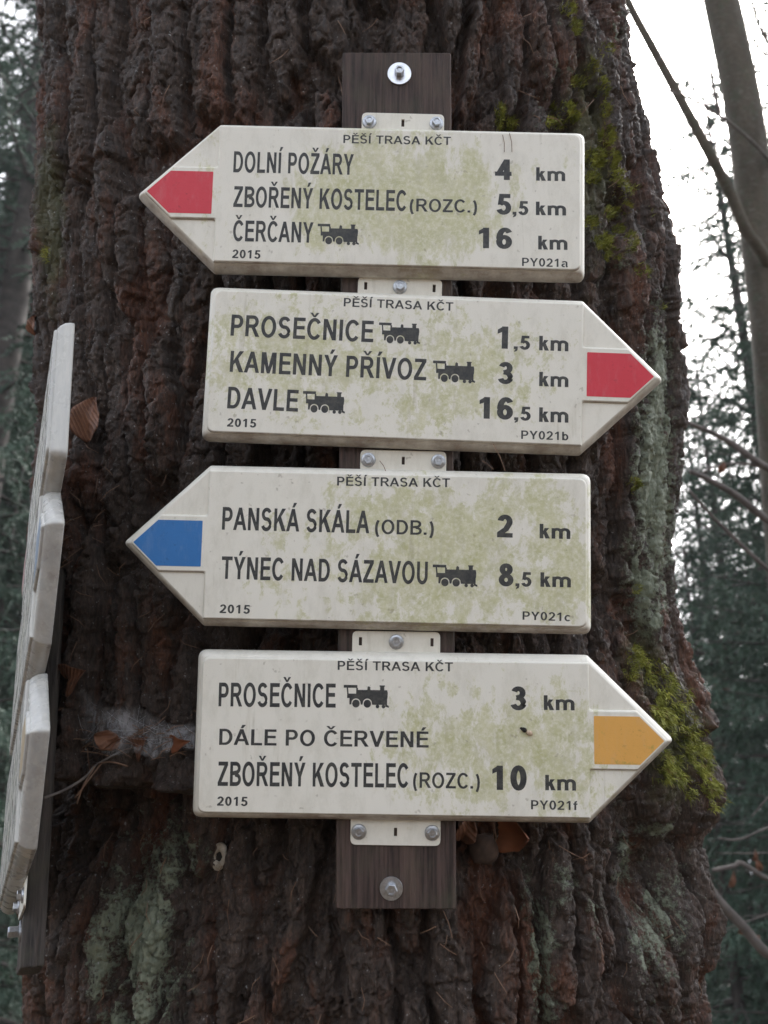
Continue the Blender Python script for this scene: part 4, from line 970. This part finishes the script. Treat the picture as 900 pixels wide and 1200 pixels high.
FOREST = [
 (0, 905, 8.6, .4, 1.0, 'spruce with drooping sprays behind the grey beech at the right'),
 (2, 800, 7.2, 1.9, .72, 'small young spruce low down beside the right edge of the big trunk'),
 (0, 820, 13.0, 2.2, 1.0, 'mid-sized spruce beyond the first one, between the big trunk and the beech'),
 (1, 1010, 12.0, .9, .95, 'tall spruce at the far right edge behind the beech'),
 (1, 760, 22.0, 1.3, .80, 'distant spruce just right of the big trunk'),
 (1, 880, 25.0, 2.9, .85, 'distant spruce low behind the beech at the right'),
 (2, 880, 9.5, 3.3, 1.0, 'bushy young spruce at the lower right corner'),
 (1, -30, 8.0, .2, 1.0, 'tall dense spruce at the left edge behind the edge-on signs'),
 (1, 70, 13.5, 1.7, 1.0, 'tall spruce half hidden by the left side of the big trunk'),
 (0, -90, 12.5, 2.6, 1.1, 'spruce beyond the left edge, behind the tall dense one'),
 (1, 10, 21.0, 3.9, .95, 'distant spruce filling the gap at the left edge'),
 (2, 960, 6.8, 5.1, .9, 'dense young spruce low at the right edge under the dead branches'),
 (0, 840, 17.0, 4.1, 1.1, 'spruce deep in the forest just left of the beech'),
 (1, 950, 17.0, 5.2, .8, 'dark spruce deep in the forest right of the beech'),
 (0, 45, 10.0, 5.6, 1.1, 'spruce touching the left outline of the big trunk'),
 (0, -45, 9.6, 3.1, 1.45, 'broad spruce just outside the left edge of the picture'),
 (0, 35, 12.2, 1.1, 1.45, 'broad spruce whose sprays fill the upper left beside the big trunk'),
 (0, 0, 16.0, 5.0, 1.5, 'dark broad spruce deep in the forest at the left edge'),
 (0, 838, 10.4, 3.7, .85, 'low broad spruce between the big trunk and the beech'),
 (0, 968, 6.8, 2.4, .74, 'nearest spruce at the right edge with hanging sprays in front of the sky'),
 (0, 15, 18.0, .8, 1.6, 'far spruce filling the upper left gap between two nearer spruces'),
 (0, -15, 11.0, 2.0, 1.5, 'tall spruce right behind the tall dense one at the left edge'),
 (1, 1250, 10.0, .5, .9, 'spruce outside the right edge of the picture, beside the path'),
 (0, 1500, 8.5, 1.5, 1.2, 'broad spruce well outside the right edge of the picture'),
 (1, 1380, 15.0, 2.5, 1.0, 'tall spruce deep in the forest outside the right edge'),
 (1, -320, 10.0, 3.5, .95, 'tall spruce outside the left edge of the picture'),
 (0, -560, 8.5, 4.5, 1.2, 'broad spruce well outside the left edge of the picture'),
 (2, 15, 8.5, 4.4, 1.0, 'young spruce low at the left beside the lowest edge-on sign'),
]
for k, u, dist, rz, sc, lab in FOREST:
    x, y = wdir(u, dist); spruce(k, x, y, rz, sc, lab)

# grey beech leaning behind the trunk at the right
def wpath(pts, k=6): return smooth_path([wat(*p) for p in pts], k)
be = thing('beech_tree', 'slim grey beech with a leaning bare trunk at the right, seen against the sky', 'tree', Matrix())
mb = MB(); pth = [(760, -420, 6.6), (800, -200, 6.3), (845, 0, 6.1), (872, 133, 6.0), (889, 266, 5.95), (905, 400, 5.9), (917, 560, 5.9), (935, 800, 5.9), (948, 1050, 5.9), (955, 1300, 5.95)]
P = wpath(pth); mb.tube(P, np.interp(range(len(P)), [0, 12, 25, len(P)-1], [.055, .108, .118, .15]), 14)
link('trunk', mb.me('trunk', M_beech, True), be)
def limb(parent, pts, r0, r1, mat=M_beech, name='branch'):
    mb = MB(); P = wpath(pts, 5); mb.tube(P, np.linspace(r0, r1, len(P)), 8); return link(name, mb.me(name, mat, True), parent)
limb(be, [(903, 312, 5.85), (885, 285, 5.7), (873, 268, 5.65), (855, 225, 5.6), (829, 175, 5.5), (802, 125, 5.5), (775, 75, 5.5), (745, 20, 5.5), (720, -30, 5.5)], .042, .022)
limb(be, [(905, 192, 5.9), (880, 165, 5.6), (840, 133, 5.4), (800, 112, 5.3), (748, 98, 5.3)], .013, .005, M_bare)
limb(be, [(843, 134, 5.5), (834, 90, 5.5), (828, 45, 5.5), (820, -10, 5.5)], .012, .007, M_bare)
limb(be, [(760, 96, 5.3), (772, 70, 5.3), (782, 45, 5.3)], .004, .002, M_bare)
limb(be, [(780, 115, 5.3), (790, 128, 5.3), (770, 128, 5.3), (748, 112, 5.3)], .003, .002, M_bare)
limb(be, [(905, 60, 6.0), (890, 30, 5.9), (878, -10, 5.8)], .012, .007, M_bare)
limb(be, [(905, 70, 5.95), (888, 55, 5.9), (880, 38, 5.85), (876, 10, 5.8)], .010, .005, M_bare)
limb(be, [(847, 140, 5.5), (842, 158, 5.45), (845, 165, 5.45)], .004, .002, M_bare)

# bare tree just outside the right edge: its dead branches reach into the picture
bt = thing('bare_tree', 'leafless tree at the right edge whose dead branches reach towards the big trunk', 'tree', Matrix())
limb(bt, [(975, -150, 4.2), (985, 300, 4.1), (990, 700, 4.05), (995, 1100, 4.0), (1000, 1500, 4.0)], .05, .085, M_bare, 'trunk')
for pts, r0, r1 in (([(990, 600, 4.05), (940, 570, 4.0), (893, 545, 3.9), (850, 515, 3.9), (806, 495, 3.9)], .022, .008),
                    ([(990, 670, 4.05), (950, 640, 3.9), (900, 610, 3.8), (862, 580, 3.8), (830, 562, 3.8), (808, 552, 3.8)], .020, .009),
                    ([(992, 740, 4.05), (940, 695, 3.9), (900, 667, 3.8), (860, 630, 3.8), (830, 600, 3.8), (808, 575, 3.8)], .012, .005),
                    ([(895, 548, 3.9), (870, 543, 3.9), (840, 546, 3.9), (820, 556, 3.9)], .007, .004),
                    ([(995, 1050, 4.0), (940, 1040, 3.9), (900, 1030, 3.8), (870, 1012, 3.8), (860, 1015, 3.8), (835, 1020, 3.8)], .014, .008),
                    ([(997, 1180, 4.0), (940, 1135, 3.8), (900, 1118, 3.7), (870, 1085, 3.7), (842, 1055, 3.7), (825, 1030, 3.7)], .024, .016),
                    ([(993, 940, 4.0), (930, 960, 3.9), (900, 970, 3.8), (865, 984, 3.8), (842, 982, 3.8)], .007, .003),
                    ([(995, 1010, 4.0), (930, 1000, 3.9), (880, 1000, 3.8), (842, 1000, 3.8)], .004, .002),
                    ([(990, 860, 4.05), (940, 900, 3.9), (900, 935, 3.8), (880, 958, 3.8)], .006, .003),
                    ([(997, 1120, 4.0), (930, 1065, 3.9), (890, 1075, 3.8), (842, 1092, 3.8)], .004, .002)):
    limb(bt, pts, r0, r1, M_bare)
for u, v, wd, ln, rot in ((858, 1033, .026, .075, .2), (889, 1015, .03, .07, -.3), (885, 1004, .02, .05, .1), (870, 1090, .03, .045, .6), (884, 1101, .06, .05, 1.1), (846, 548, .03, .05, .4)):
    leaf('leaf', '', u, v, wd, ln, rot, .3, .5, M_dry, .6, 0, 3.72 if v > 1050 else 3.8, bt)
# reddish leaning stem farther back
rs = thing('leaning_stem', 'thin reddish brown leaning trunk deep between the spruces at the right', 'tree', Matrix())
limb(rs, [(905, 660, 10.5), (878, 705, 10.4), (858, 745, 10.3), (845, 800, 10.3), (838, 900, 10.3), (832, 1080, 10.3), (830, 1200, 10.3)], .07, .11, leafmat('reddish_bark', (.12, .06, .045), (.2, .11, .085), .8, 8), 'trunk')
